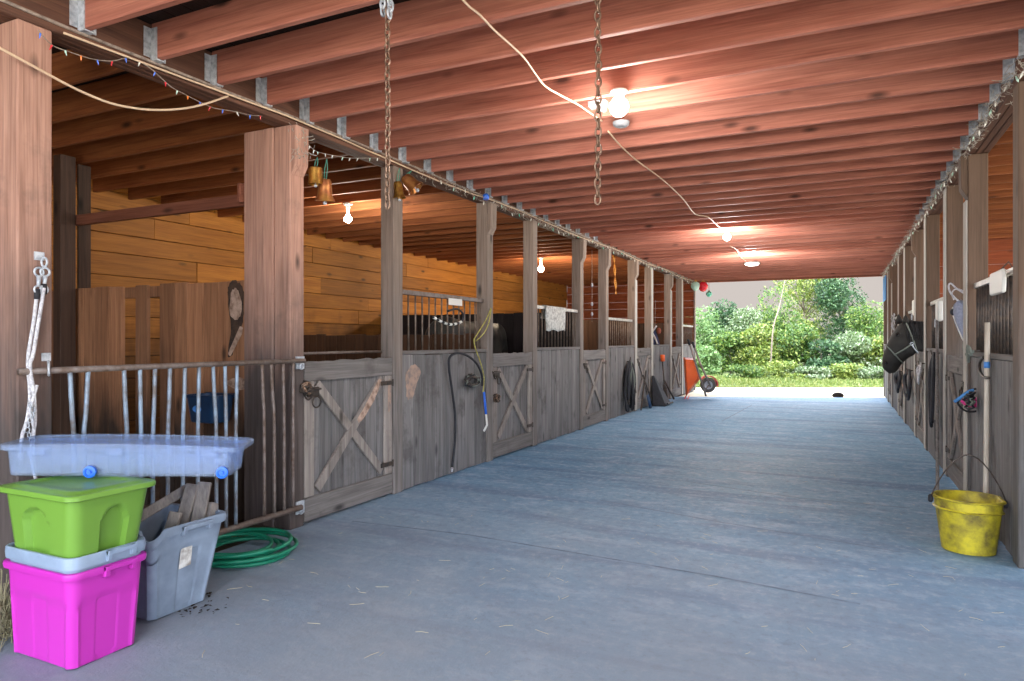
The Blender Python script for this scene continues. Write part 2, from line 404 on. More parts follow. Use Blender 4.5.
# full-height red cross walls at the far end of the left row
def crosswall(y, x0, x1, name, mat='red', z1=3.13):
    m = MB(); z = 0
    while z < z1-.02:
        h = R.uniform(.18, .26); xx = x0
        m.box(x0, x1, y, y+.03+R.uniform(0, .008), z+.003, min(z+h, z1)-.002); z += h
    return struct(m.build(name, mat))
crosswall(18.72, XO, -3.56, 'wall_back')
crosswall(13.2, 1.12, XRO, 'wall_cross_right')
# the near end of the barn: closed beside the aisle door, out of the picture
struct(MB().box(XO-.09, XL-.3, YB-.04, YB, 0, 3.13).build('wall_front_left', 'darkpart'))
struct(MB().box(XR+.3, XRO, YB-.04, YB, 0, 3.13).build('wall_front_right', 'darkpart'))
# beams over both stall fronts
def beam(x0, x1, name):
    m = MB()
    for i in range(3):
        a = x0+(x1-x0)*i/3; m.box(a+.001, a+(x1-x0)/3-.001, YB, YE, BZ0, BZ1-.002)
    return struct(m.build(name, 'beam', bevel=.005))
beam(XL-.15, XL, 'beam_left'); beam(XR, XR+.15, 'beam_right')
struct(MB().box(XL-.3, XR+.3, YE, YE+.05, 2.90, 3.2).build('trim_1', 'rail_red', bevel=.004))

# ================================================================ joists
def hanger(x, y, s, parent):
    """galvanised joist hanger at the beam face x, s=+1 toward +X"""
    m = MB()
    for dy in (-1, 1):
        m.box(min(x, x+s*.055), max(x, x+s*.055), y+dy*.0245-.0022, y+dy*.0245+.0022, JZ0-.006, JZ1-.03)
        a, b = (y+dy*.0225, y+dy*.068)
        m.box(min(x+s*.001, x+s*.006), max(x+s*.001, x+s*.006), min(a, b), max(a, b), JZ0+.01, JZ1-.03)
    m.box(min(x, x+s*.055), max(x, x+s*.055), y-.0265, y+.0265, JZ0-.008, JZ0-.001)
    return m.build('joist_hanger', 'galv', parent)
def joist_mesh(x0, x1, y, twist=0):
    m = MB(); n = 9; rings = []
    ph = R.uniform(0, 6)
    for i in range(n):
        t = i/(n-1); x = x0+(x1-x0)*t
        w = .004*math.sin(ph+t*5); dz = .004*math.sin(ph*2+t*4)
        rings.append([Vector((x, y-.0195+w, JZ0+dz)), Vector((x, y+.0195+w, JZ0+dz)), Vector((x, y+.0195+w*.5, JZ1)), Vector((x, y-.0195+w*.5, JZ1))])
    return m.loft(rings)
for n in range(0, 41):
    y = 2.21+.407*n
    lab = 'reddish joist spanning the aisle ceiling between the two beams, %s counting from the front' % nth(n+1)
    j = joist_mesh(XL+.002, XR-.002, y).build('ceiling_joist', 'joist', bevel=.0035)
    tag(j, lab, 'joist', 'joists over the aisle')
    if n <= 20:
        hanger(XL, y, 1, j)
        if n >= 4: hanger(XR, y, -1, j)
for n in range(1, 41):
    y = 2.21+.407*n
    j = joist_mesh(XO, XL-.152, y).build('stall_joist', 'joist_raw', bevel=.003)
    tag(j, 'brown joist over the left stalls behind the left beam, %s counting from the front' % nth(n), 'joist', 'joists over the left stalls')
for n in range(9, 27):
    y = 2.21+.407*n
    j = joist_mesh(XR+.152, XRO, y).build('stall_joist', 'joist_raw', bevel=.003)
    tag(j, 'brown joist over the right stalls behind the right beam, %s counting from the front' % nth(n-8), 'joist', 'joists over the right stalls')

# ================================================================ posts
def post(x0, x1, y0, y1, label, group, mat, s, block=True, extra=None, face=False):
    t = thing('wooden_post', ((x0+x1)/2, (y0+y1)/2, 0), label, 'post', group)
    MB().box(x0, x1, y0, y1, 0, BZ0-.001).build('post_shaft', mat, t, bevel=.006)
    xf = x1 if s > 0 else x0
    if block:   # chamfered bearing block under the beam on the aisle side
        d = .05*s
        m = MB(); a, b = y0+.005, y1-.005
        m.add([(xf, a, 2.52), (xf+d*.9, a, 2.60), (xf+d, a, BZ0-.004), (xf, a, BZ0-.004), (xf, b, 2.52), (xf+d*.9, b, 2.60), (xf+d, b, BZ0-.004), (xf, b, BZ0-.004)],
              [(0, 1, 2, 3), (7, 6, 5, 4), (0, 4, 5, 1), (1, 5, 6, 2), (2, 6, 7, 3), (3, 7, 4, 0)])
        m.build('bearing_block', mat, t, bevel=.004)
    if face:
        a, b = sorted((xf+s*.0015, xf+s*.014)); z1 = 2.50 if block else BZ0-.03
        MB().box(a, b, y0+.002, y1-.002, .02, z1).build('lit_face_strip', 'face', t, bevel=.003)  # added strip; the brightness of the lit aisle side is in its colour
    if extra:
        for (a, b, c, d, z1) in extra: MB().box(a, b, c, d, 0, z1).build('backing_timber', mat, t, bevel=.006)
    return t
post(-3.66, XL, 1.90, 2.06, 'thick weathered post at the left edge with rope snaps hanging on it', 'posts of the left row', 'post', 1, False,
     [(-3.82, -3.664, 1.885, 2.05, BZ0-.001), (-4.0, -3.824, 1.90, 2.06, BZ0-.001)])
post(-3.66, XL, A0[0], A0[0]+.14, 'widest post of the left row, between the barred gate and the nearest crossed door', 'posts of the left row', 'post', 1, True,
     [(-3.76, -3.663, A0[0]-.01, A0[0]+.13, BZ0-.001), (-3.955, -3.763, A0[0]-.004, A0[0]+.135, BZ0-.001)])
post(-3.65, XL, B0[0], B0[0]+.14, 'left row post between the nearest crossed door and the first bar grille', 'posts of the left row', 'post_grey', 1, False)
for i in range(1, 5):
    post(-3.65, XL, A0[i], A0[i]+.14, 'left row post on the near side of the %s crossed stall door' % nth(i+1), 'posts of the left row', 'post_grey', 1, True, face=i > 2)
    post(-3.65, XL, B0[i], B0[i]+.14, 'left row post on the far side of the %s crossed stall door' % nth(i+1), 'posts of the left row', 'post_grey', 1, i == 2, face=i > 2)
post(-3.54, XL, A0[5], A0[5]+.14, 'last post of the left row at the open end beside the wheelbarrow', 'posts of the left row', 'post_grey', 1, False)
for i in range(0, 5):
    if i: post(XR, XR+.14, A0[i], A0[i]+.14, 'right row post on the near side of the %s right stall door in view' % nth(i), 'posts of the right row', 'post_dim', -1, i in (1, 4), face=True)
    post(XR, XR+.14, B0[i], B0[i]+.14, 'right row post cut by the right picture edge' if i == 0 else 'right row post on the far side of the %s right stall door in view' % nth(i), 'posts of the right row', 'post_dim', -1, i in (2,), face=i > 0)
post(XR, XR+.14, A0[5], A0[5]+.14, 'last post of the right row at the open end of the barn', 'posts of the right row', 'post_dim', -1, False)

# ================================================================ stall fronts
def stall_front(x, s, y0, y1, label, group):
    """vertical boards with a cap; x aisle face, s=+1 faces +X"""
    t = thing('stall_barrier', (x, (y0+y1)/2, 0), label, 'stall wall', group)
    m = MB(); y = y0
    while y < y1-.01:
        w = R.uniform(.12, .2); ye = y+w
        if y1-ye < .08: ye = y1
        d = R.uniform(.012, .018); zb = R.uniform(0, .012)
        a, b = x-s*.05, x-s*d
        m.box(min(a, b), max(a, b), y+.002, ye-.002, zb, 1.215+R.uniform(-.006, .004)); y = ye
    m.build('vertical_boards', 'plank', t, bevel=.004)
    a, b = x-s*.085, x-s*.004
    MB().box(min(a, b), max(a, b), y0, y1, 1.217, 1.253).build('cap_board', 'rail', t, bevel=.005)
    return t
def grille(x, s, y0, y1, label, group, step=.115, top=1.785, railmat='railmetal', nb=None, r=.0085, barmat='bar'):
    xc = x-s*.06
    t = thing('bar_grille', (xc, (y0+y1)/2, 1.253), label, 'grille', group)
    MB().box(xc-.02, xc+.02, y0, y1, top-.022, top+.022).build('top_rail', railmat, t, bevel=.004)
    n = nb or int((y1-y0)/step)
    for i in range(n):
        y = y0+(i+.5)*(y1-y0)/n
        MB().tube([(xc, y, 1.253), (xc, y+R.uniform(-.004, .004), top-.02)], r, 7).build('bar', barmat, t, smooth=True)
    return t
def door(x, s, y0, y1, label, group, light='rail'):
    y0 += .012; y1 -= .012
    t = thing('stall_door', (x, (y0+y1)/2, 0), label, 'stall door', group)
    m = MB(); y = y0
    while y < y1-.01:
        w = R.uniform(.13, .19); ye = y+w
        if y1-ye < .08: ye = y1
        a, b = x-s*.055, x-s*(.033+R.uniform(0, .003))
        m.box(min(a, b), max(a, b), y+.002, ye-.002, .018, 1.185); y = ye
    m.build('door_boards', 'plank', t, bevel=.003)
    f0, f1 = sorted((x-s*.032, x-s*.004))
    def ragged(za, zb, wob):
        mm = MB(); rings = []; n = 14
        for i in range(n):
            y = y0+(y1-y0)*i/(n-1); d = R.uniform(-wob, wob)
            rings.append([(f0, y, za), (f1, y, za), (f1, y, zb+d), (f0, y, zb+d)])
        return mm.loft(rings)
    ragged(1.045, 1.195, .008).build('top_rail', light, t, bevel=.004)
    MB().box(f0, f1, y0, y1, .02, .19).build('bottom_rail', light, t, bevel=.005)
    for a, b in ((y0, y0+.105), (y1-.105, y1)):
        MB().box(f0, f1-.002*1, a, b, .193, 1.042).build('stile', 'brace', t, bevel=.005)
    xm = (f0+f1)/2
    q0, q1 = y0+.11, y1-.11
    MB().bar((xm, q0+.03, .235), (xm, q1-.03, 1.02), .075, .026).build('brace', 'brace', t, bevel=.004)
    MB().bar((xm-s*.002, q0+.03, 1.02), (xm-s*.002, q1-.03, .235), .075, .024).build('brace', 'brace', t, bevel=.004)
    hx = x+s*.002
    for z in (.28, .98):    # strap hinge on the far stile
        h = MB(); a, b = sorted((hx-s*.006, hx+s*.004)); h.box(a, b, y1-.17, y1-.005, z-.018, z+.018)
        h.tube([(hx, y1-.004, z-.03), (hx, y1-.004, z+.03)], .009, 8)
        h.build('hinge', 'iron', t)
    l = MB(); a, b = sorted((hx-s*.006, hx+s*.006)); l.box(a, b, y0+.02, y0+.14, .93, 1.0)
    l.tube([(hx+s*.012, y0-.03, .985), (hx+s*.012, y0+.15, .985)], .008, 8)
    l.torus((hx+s*.016, y0+.10, .89), .045, .006, 'X', 14, 6, 1, .9)
    l.tube(catenary((hx+s*.012, y0-.05, 1.0), (hx+s*.014, y0+.06, .95), .06, 8), .006, 6)
    l.build('latch', 'iron', t)
    return t
for i in range(5):
    door(XL, 1, A0[i]+.14, B0[i], '%s wooden stall door with X brace on the left side, counting from the front' % nth(i+1), 'crossed doors of the left stalls')
    stall_front(XL, 1, B0[i]+.14, A0[i+1], ['grey board stall front on the left with a dark water hose hanging on it', 'grey board stall front on the left under the grille with a draped towel', 'grey board stall front on the left with dark tack hanging on it', 'grey board stall front on the left behind the orange-gripped fork', 'last grey board stall front on the left behind the orange wheelbarrow'][i], 'board fronts of the left stalls')
for i in range(1, 5):
    door(XR, -1, A0[i]+.14, B0[i], ['crossed right stall door with a fly mask hung beside it', 'crossed right stall door with the horse leaning over it', 'crossed right stall door just past the horse', 'farthest crossed right stall door by the open end'][i-1], 'crossed doors of the right stalls')
for i in range(0, 5):
    stall_front(XR, -1, B0[i]+.14, A0[i+1], ['grey board stall front on the right behind the yellow bucket', 'grey board stall front on the right behind the hanging black lead ropes', 'grey board stall front on the right just past the horse head', 'grey board stall front on the right, fourth from the front', 'grey board stall front on the right ending at the open yard'][i], 'board fronts of the right stalls')
grille(XL, 1, B0[0]+.14, A0[1], 'brown bar grille with a white name plate above the first left stall front', 'bar grilles of the left stalls', nb=14, railmat='gaterail')
grille(XL, 1, B0[1]+.14, A0[2], 'bar grille with a towel draped over its rail, second on the left', 'bar grilles of the left stalls', nb=14)
grille(XL, 1, B0[2]+.14, A0[3], 'bar grille with bright rail above the left front where dark tack hangs', 'bar grilles of the left stalls', nb=14, top=1.72)
grille(XL, 1, B0[4]+.14, A0[5], 'farthest bar grille of the left row, beside the open end', 'bar grilles of the left stalls', nb=14, top=1.72)
for i, lb in enumerate(('bar grille with a white plastic box on its rail above the yellow bucket', 'bar grille above the right front with the black lead ropes', 'bar grille with chain hooks just beyond the horse on the right', 'small distant bar grille on the right, next to the farthest door')):
    grille(XR, -1, B0[i]+.14, A0[i+1], lb, 'bar grilles of the right stalls', nb=15, top=1.79, barmat='iron', r=.011)

# ================================================================ partitions inside the left stalls
def partition(y, x0, x1, top, mat, name, gaps=(), rail=True):
    m = MB(); x = x1
    while x > x0+.02:
        w = R.uniform(.13, .19); xa = max(x-w, x0)
        if not any(a < (x+xa)/2 < b for a, b in gaps):
            m.box(xa+.003, x-.003, y, y+.03+R.uniform(0, .006), 0, top+R.uniform(-.012, .006))
        x = xa
    return struct(m.build(name, mat, bevel=.003))
partition(3.735, -7.1, -3.957, 1.80, 'part', 'wall_partition', gaps=((-5.42, -5.28), (-5.05, -4.92)))
struct(MB().box(-6.6, -4.75, 3.77, 3.81, 1.70, 1.79).build('trim_2', 'part', bevel=.004))
partition(6.75, XO+.02, -3.66, 1.42, 'brownpart', 'wall_partition')
partition(9.74, XO+.02, -3.66, 1.78, 'darkpart', 'wall_partition')
partition(12.75, XO+.02, -3.66, 1.75, 'brownpart', 'wall_partition')
partition(15.68, XO+.02, -3.66, 1.75, 'brownpart', 'wall_partition')
# inner posts and crossboard of the nearest stall
def inner_post(px0, px1, y, label, w=.14):
    a = on_y(px0, 300, y).x; b = on_y(px1, 300, y+w).x
    t = MB().box(a, b, y, y+w, 0, JZ0-.002).build('stall_post', 'darkpost', bevel=.005)
    return tag(t, label, 'post', 'inner posts of the nearest stall')
inner_post(53, 76, 3.56, 'dark inner stall post just right of the big left edge post', .13)
inner_post(78, 90, 3.83, 'narrow dark inner post left of the golden boards', .12)
a = on_y(75, 218, 3.72); b = on_y(246, 200, 3.72)
t = MB().box(a.x, -3.955, 3.70, 3.74, b.z-.045, b.z+.045).build('cross_rail', 'rail_red', bevel=.004)
tag(t, 'reddish horizontal board crossing above the nearest stall partition', 'board')
t = MB().box(-3.985, -3.957, 3.64, 3.742, 2.36, 2.50).build('cleat_block', 'rail_red', bevel=.004)
tag(t, 'small wooden cleat holding the crossboard to the wide post', 'cleat')
# thin rail behind the nearest crossed door
p = on_x(303, 353.5, XL-.13); q = on_x(385, 352, XL-.13)
t = MB().tube([(XL-.13, A0[0]+.14, p.z), (XL-.13, B0[0], p.z)], .011, 8).build('guard_rail', 'gaterail', smooth=True)
tag(t, 'thin horizontal pipe just above the nearest crossed stall door', 'pipe')

# ================================================================ barred gate of the nearest stall
def gate():
    t = thing('stall_gate', (XL, 2.9, .15), 'low barred metal gate of the nearest stall behind the plastic totes', 'gate')
    y0, y1 = 2.05, 3.76; x = XL+.03
    MB().tube([(x, y0-.16, 1.198), (x, y1+.03, 1.20)], .017, 10).build('top_rail', 'gaterail', t, smooth=True)
    MB().tube([(x, y0, .155), (x, y1, .15)], .02, 10).build('bottom_rail', 'gaterail', t, smooth=True)
    def yat(px, py): return on_x(px, py, x).y
    bars = [(70, 74), (88, 84), (124, 127), (140, 141), (155, 153), (170, 168), (185, 183), (199, 198), (213, 216), (225, 226), (237, 236), (262, 264), (271, 274), (283, 284), (293, 293)]
    for i, (pt, pb) in enumerate(bars):
        ya = yat(pt, 366); ym = yat(pb, 432); yb = ym+(ym-ya)*.15
        m = MB().tube(smooth_pts([(x, ya, 1.185), (x, (ya+ym)/2, .98), (x, ym, .8), (x, yb if i != 1 else ym+.03, .16)], 4), .0115, 8)
        m.build('bar', 'gatebar' if i < 11 else 'gaterail', t, smooth=True)
    for z in (1.2, .16):
        m = MB().box(XL+.002, XL+.012, y1-.03, y1+.05, z-.06, z+.03); m.torus((XL+.022, y1+.01, z-.04), .02, .006, 'X', 12, 6)
        m.build('hinge', 'galv', t)
gate()

# chewed and rubbed bare patches on the boards
def patch(fn, pts, thick, mat, parent, wob=.7):
    q = smooth_pts([fn(*p) for p in pts]+[fn(*pts[0])], 4)[:-1]; n = Vector(thick)
    c = sum(q, Vector())/len(q); q = [c+(p-c)*(1+R.uniform(-.07, .07)) for p in q]
    m = MB(); m.loft([q, [p+n for p in q]]); o = m.build('worn_patch', mat); o.parent = parent; return o
wp = [o for o in COL.objects if o.name == 'wall_partition'][0]
yp = 3.7335
patch(lambda a, b: on_y(a, b, yp), [(228, 290), (231, 283), (238, 282), (243, 290), (244, 305), (243, 322), (238, 340), (231, 356), (228, 352), (231, 330), (229, 310)], (0, -.002, 0), 'worndark', wp)
patch(lambda a, b: on_y(a, b, yp-.0021), [(231, 293), (235, 288), (239, 293), (242, 306), (240, 316), (235, 320), (230, 312)], (0, -.002, 0), 'wornpale', wp)
patch(lambda a, b: on_y(a, b, yp-.0021), [(240, 326), (243, 330), (238, 342), (231, 355), (229, 352), (234, 340)], (0, -.002, 0), 'wornpale', wp)
patch(lambda a, b: on_y(a, b, yp-.0021), [(226, 381), (240, 377), (250, 384), (240, 390), (229, 386)], (0, -.002, 0), 'wornpale', wp)
sf = [o for o in COL.objects if o.name == 'stall_barrier'][0]; sb = [o for o in COL.objects if o.parent is sf and o.name.startswith('vertical')][0]
patch(lambda a, b: on_x(a, b, XL-.0118), [(405, 374), (411, 366), (418, 366), (420, 374), (416, 386), (413, 398), (407, 398), (406, 386)], (.0012, 0, 0), 'wornpink', sb)
sd = [o for o in COL.objects if o.name == 'stall_door'][0]; dbs = [o for o in COL.objects if o.parent is sd]
br = [o for o in dbs if o.name.startswith('brace')][0]; st = [o for o in dbs if o.name.startswith('stile')][-1]
patch(lambda a, b: on_x(a, b, XL-.0048), [(357, 419), (362, 411), (371, 394), (379, 379), (381, 381), (376, 396), (367, 413), (360, 422)], (.0012, 0, 0), 'wornpale', br)
patch(lambda a, b: on_x(a, b, XL-.0055), [(388, 382), (390, 380), (391, 394), (390, 410), (388, 408)], (.0012, 0, 0), 'wornpink', st)
# ================================================================ plastic totes at the left
def rrect(cx, cy, w, d, r, z, off=None, k=6, m=26):
    """rounded rectangle loop; off(side, u) pushes a point inward; sides 0 +X, 1 +Y, 2 -X, 3 -Y"""
    pts = []; hw, hd = w/2, d/2
    sides = [((hw, -hd+r), (hw, hd-r), (-1, 0)), ((hw-r, hd), (-hw+r, hd), (0, -1)), ((-hw, hd-r), (-hw, -hd+r), (1, 0)), ((-hw+r, -hd), (hw-r, -hd), (0, 1))]
    cs = [(hw-r, hd-r, 0), (-hw+r, hd-r, 90), (-hw+r, -hd+r, 180), (hw-r, -hd+r, 270)]
    for i, (a, b, nn) in enumerate(sides):
        for j in range(m):
            u = j/(m-1); x = a[0]+(b[0]-a[0])*u; y = a[1]+(b[1]-a[1])*u
            q = off(i, u) if off else 0
            pts.append(Vector((cx+x+nn[0]*q, cy+y+nn[1]*q, z)))
        c = cs[i]
        for j in range(1, k):
            an = math.radians(c[2]+90*j/k); pts.append(Vector((cx+c[0]+r*math.cos(an), cy+c[1]+r*math.sin(an), z)))
    return pts
def sstep(a, b, x):
    t = min(1, max(0, (x-a)/(b-a))); return t*t*(3-2*t)
def tote_shell(bot, top, z0, z1, off, r=.045, rim=.016, open_top=True, rows=16, lip=.03):
    """bot/top = (cx, cy, w, d)"""
    m = MB(); rings = []
    def L(f): return [bot[i]+(top[i]-bot[i])*f for i in range(4)]
    b = L(0); rings.append(rrect(b[0], b[1], b[2]-.03, b[3]-.03, r, z0))
    for i in range(rows+1):
        f = i/rows; b = L(f)
        rings.append(rrect(b[0], b[1], b[2], b[3], r, z0+.006+(z1-lip-z0-.006)*f, (lambda s, u, f=f: off(s, u, f)) if off else None))
    t = L(1)
    for dw, z in ((rim*2, z1-lip+.001), (rim*2.3, z1-lip*.5), (rim*2, z1-.003), (rim*1.3, z1)):
        rings.append(rrect(t[0], t[1], t[2]+dw, t[3]+dw, r+.01, z))
    if open_top:
        rings.append(rrect(t[0], t[1], t[2]-.012, t[3]-.012, r, z1-.004))
        for f in (.9, .5, .04):
            b = L(f); rings.append(rrect(b[0], b[1], b[2]-.02, b[3]-.02, r, z0+.012+(z1-z0)*f*.95))
    return m.loft(rings)
def side_handle(t, mat, x, y0, y1, z, top=.0):
    """C-shaped moulded grip under the rim on the +X side"""
    m = MB()
    m.box(x, x+.018, y0, y1, z-.006, z+.014)
    for a, b in ((y0, y0+.022), (y1-.022, y1)):
        m.add([(x-.012, a, z-.035), (x+.012, a, z-.03), (x+.02, a, z+.014), (x-.012, a, z+.014), (x-.012, b, z-.035), (x+.012, b, z-.03), (x+.02, b, z+.014), (x-.012, b, z+.014)],
              [(3, 2, 1, 0), (4, 5, 6, 7), (0, 1, 5, 4), (1, 2, 6, 5), (2, 3, 7, 6), (3, 0, 4, 7)])
    return m.build('handle', mat, t, bevel=.003)
# pink storage tote: panelled body, wider shoulder band
def off_pink(s, u, f):
    d = 0
    if f < .74: d += .008
    if f < .72:
        if s in (0, 2): d += .006*(sstep(.30, .33, u)-sstep(.67, .70, u))
        else: d += .005*(sstep(.36, .375, u)-sstep(.63, .645, u))
    return d
def off_grey(s, u, f):
    d = 0
    if f < .78: d += .007
    if f < .76:
        if s in (0, 2): d += .008*(sstep(.36, .39, u)-sstep(.72, .75, u))
        else: d += .005*(sstep(.36, .375, u)-sstep(.63, .645, u))
    return d
P0 = (-3.015, 1.865, .42, .30); P1 = (-3.012, 1.868, .46, .33)
t = thing('storage_tote', (P0[0], P0[1], 0), 'bright pink plastic tote at the bottom of the stack', 'tote')
tote_shell(P0, P1, .002, .405, off_pink).build('tote_body', 'pink', t, smooth='auto')
side_handle(t, 'pink', P1[0]+P1[2]/2+.014, 1.83, 1.97, .388)
G0 = (-3.015, 1.868, .33, .21); G1 = (-3.008, 1.868, .455, .33)
t = thing('storage_tote', (G0[0], G0[1], .2), 'blue-grey plastic tote nested inside the pink tote below the green one', 'tote')
tote_shell(G0, G1, .02, .468, lambda s, u, f: .03*(1-sstep(.80, .84, f)), rim=.013, lip=.05).build('tote_body', 'grey', t, smooth='auto')
side_handle(t, 'grey', G1[0]+G1[2]/2+.012, 1.84, 1.97, .452)
def off_green(s, u, f):
    # arched recesses pressed into the walls
    c, hw = ((.56, .25) if s in (0, 2) else (.45, .24))
    top = .80; x = abs(u-c)/hw
    if x >= 1.15: return 0
    arch = top-.25*max(0, x)**2.5 if x < 1 else 0
    return .026*sstep(0, .07, arch-f)*sstep(1.12, .92, x)
Q0 = (-3.005, 1.868, .425, .31); Q1 = (-2.995, 1.868, .485, .355)
t = thing('storage_tote', (Q0[0], Q0[1], .47), 'lime green lidded tote stacked on top of the pink and grey ones', 'tote')
tote_shell(Q0, Q1, .452, .712, off_green, rim=.006, open_top=False, rows=26, r=.05, lip=.012).build('tote_body', 'green', t, smooth='auto')
m = MB(); L = []
for dw, z in ((.036, .700), (.046, .704), (.046, .718), (.038, .724), (-.02, .725), (-.035, .731), (-.10, .732), (-.115, .727), (-.20, .727)):
    L.append(rrect(Q1[0], Q1[1], Q1[2]+dw, Q1[3]+dw, .05, z))
m.loft(L).build('lid', 'green', t, smooth='auto')
# old grey tote with scrap lumber
K0 = (-3.125, 2.345, .35, .325); K1 = (-3.11, 2.36, .42, .43)
def notch(o, c, r):     # broken bite out of the rim near the front corner
    me = o.data
    for v in me.vertices:
        d = math.hypot(v.co.x-c[0], v.co.y-c[1])
        if d < r and v.co.z > .32: v.co.z -= .05*(1-(d/r)**2)
t = thing('storage_tote', (K0[0], K0[1], 0), 'scuffed blue-grey open tote with a torn label holding scrap lumber', 'tote')
o = tote_shell(K0, K1, .003, .45, off_grey, rim=.016, lip=.045).build('tote_body', 'greyold', t, smooth='auto')
notch(o, (-2.92, 2.155), .055)
side_handle(t, 'greyold', K1[0]+K1[2]/2+.014, 2.30, 2.47, .425)
xs = K0[0]+.193
lb = MB(); lb.add([(xs+.003, 2.315, .22), (xs+.003, 2.385, .225), (xs+.017, 2.385, .335), (xs+.017, 2.32, .335), (xs+.013, 2.35, .28)], [(0, 1, 4), (1, 2, 4), (2, 3, 4), (3, 0, 4)])
lb.build('torn_label', 'paper', t)
def lumber(pt, pb, za, zb, w, d, label, up, k=1.0):
    A = at_depth(*pt, za); B = at_depth(*pb, zb); dd = (B-A).normalized(); L = (.27-A.z)/dd.z*k
    return tag(MB().bar(A, A+dd*L, w, d, up).build('lumber_offcut', 'scrap', bevel=.004), label, 'wood scrap', 'lumber offcuts in the grey tote')
lumber((193, 484), (180, 528), 3.58, 3.50, .062, .03, 'pale board end leaning tallest in the grey tote, on the left', (.55, -.8, .1))
lumber((205, 482), (197, 526), 3.60, 3.54, .066, .03, 'pale board end leaning on the right in the grey tote', (.55, -.8, .1))
lumber((176, 512), (168, 540), 3.44, 3.40, .055, .045, 'dark short block stuck in the grey tote in front of the pale boards', (.6, -.8, .1))
lumber((212, 503), (207, 530), 3.62, 3.56, .05, .05, 'short rounded post end at the right rim inside the grey tote', (1, 0, .1))
lumber((190, 487), (160, 505), 3.62, 3.50, .05, .022, 'dark thin board slanting behind the others in the grey tote', (.6, -.8, .1), .42)

# long clear under-bed box on wheels lying on the stack
def clear_box():
    fr = at_depth(231, 478, 3.12); fl_ = at_depth(3, 477, 2.985); W = .27
    d = (fr-fl_).normalized(); nrm = Vector((-d.y, d.x, 0)).normalized(); upv = d.cross(nrm)
    Lg = (fr-fl_).length; c = (fr+fl_)/2+nrm*(W/2)
    t = thing('underbed_box', c, 'long clear plastic under-bed box with blue wheels lying on the green tote', 'storage box')
    def X(loop, z): return [c+d*p.x+nrm*p.y+upv*z for p in loop]
    z0 = 0; hB = .135
    def off(s, u):
        if s in (1, 3):
            return .006*(sstep(.36, .37, u)-sstep(.63, .64, u))
        return 0
    rings = [X(rrect(0, 0, Lg-.04, W-.04, .03, 0), z0)]
    for f in (0, .25, .5, .75, 1):
        rings.append(X(rrect(0, 0, Lg-.02+.02*f, W-.02+.02*f, .035, 0, off), z0+.006+(hB-.03)*f))
    for dw, z in ((.02, hB-.022), (.026, hB-.018), (.024, hB-.004), (.004, hB-.003)):
        rings.append(X(rrect(0, 0, Lg+dw, W+dw, .04, 0), z0+z))
    for f in (.95, .05):
        rings.append(X(rrect(0, 0, Lg-.028+.02*f, W-.028+.02*f, .03, 0), z0+.01+(hB-.03)*f))
    MB().loft(rings).build('box_body', 'clear', t, smooth='auto')
    # lid, slightly bowed, rim overhanging at the right end
    rings = []
    for dw, z in ((.03, -.012), (.05, -.010), (.052, .012), (.03, .016), (-.05, .016), (-.06, .012), (-.14, .012)):
        lp = rrect(.008, 0, Lg+dw+.01, W+dw, .045, 0); q = X(lp, z0+hB+z)
        for p, s in zip(q, lp): p.z += .012*math.cos(s.x/Lg*math.pi*.9)-.006
        rings.append(q)
    MB().loft(rings).build('lid', 'clear', t, smooth='auto')
    # pale moulded catches and wheels
    for px in (88, 222):
        p = fl_+d*(Lg*(px-3)/228)+upv*.026-nrm*.002
        rot = Matrix((d, upv, -nrm)).transposed()
        w = MB().lathe([(.012, -.01), (.026, -.008), (.028, 0), (.026, .008), (.018, .010), (.016, .004), (.008, .004), (.007, .011), (.001, .011)], p-nrm*.004, 18, rot)
        w.build('wheel', 'wheel', t, smooth='auto')
    for sx in (-.36, -.02, .40):
        m = MB(); cc = c+d*(Lg*sx)-nrm*(W/2+.012)+upv*(hB-.02)
        rot = Matrix((d, nrm, upv)).transposed()
        m.obox(cc, (.07, .008, .032), rot); m.build('latch', 'clear', t, bevel=.003)
clear_box()

# green garden hose coiled on the floor behind the totes
def hose():
    c = on_z(262, 556, 0); pts = []
    for i in range(150):
        a = i/150*2*math.pi*5.6+2.6
        k = i/150
        rr = .275+.05*math.sin(a*.37+1)+.03*math.sin(i*.11)
        pts.append(Vector((c.x-.16+rr*1.0*math.cos(a)+.03*math.sin(i*.05), c.y-.02+rr*.95*math.sin(a)+.02*math.cos(i*.07), .014+.062*k+.008*math.sin(i*.31))))
    t = tag(MB().tube(pts, .0125, 8).build('garden_hose', 'hose', smooth=True), 'coiled green garden hose lying on the floor beside the grey tote', 'hose')
    e = pts[-1]; d = (pts[-1]-pts[-2]).normalized()
    q = d.to_track_quat('Z', 'Y').to_matrix()
    MB().lathe([(.013, 0), (.017, .004), (.017, .03), (.014, .034), (.009, .034)], pts[0]-(pts[1]-pts[0]).normalized()*.03, 12, (pts[1]-pts[0]).normalized().to_track_quat('Z', 'Y').to_matrix()).build('hose_coupling', 'brass', t, smooth='auto')
hose()

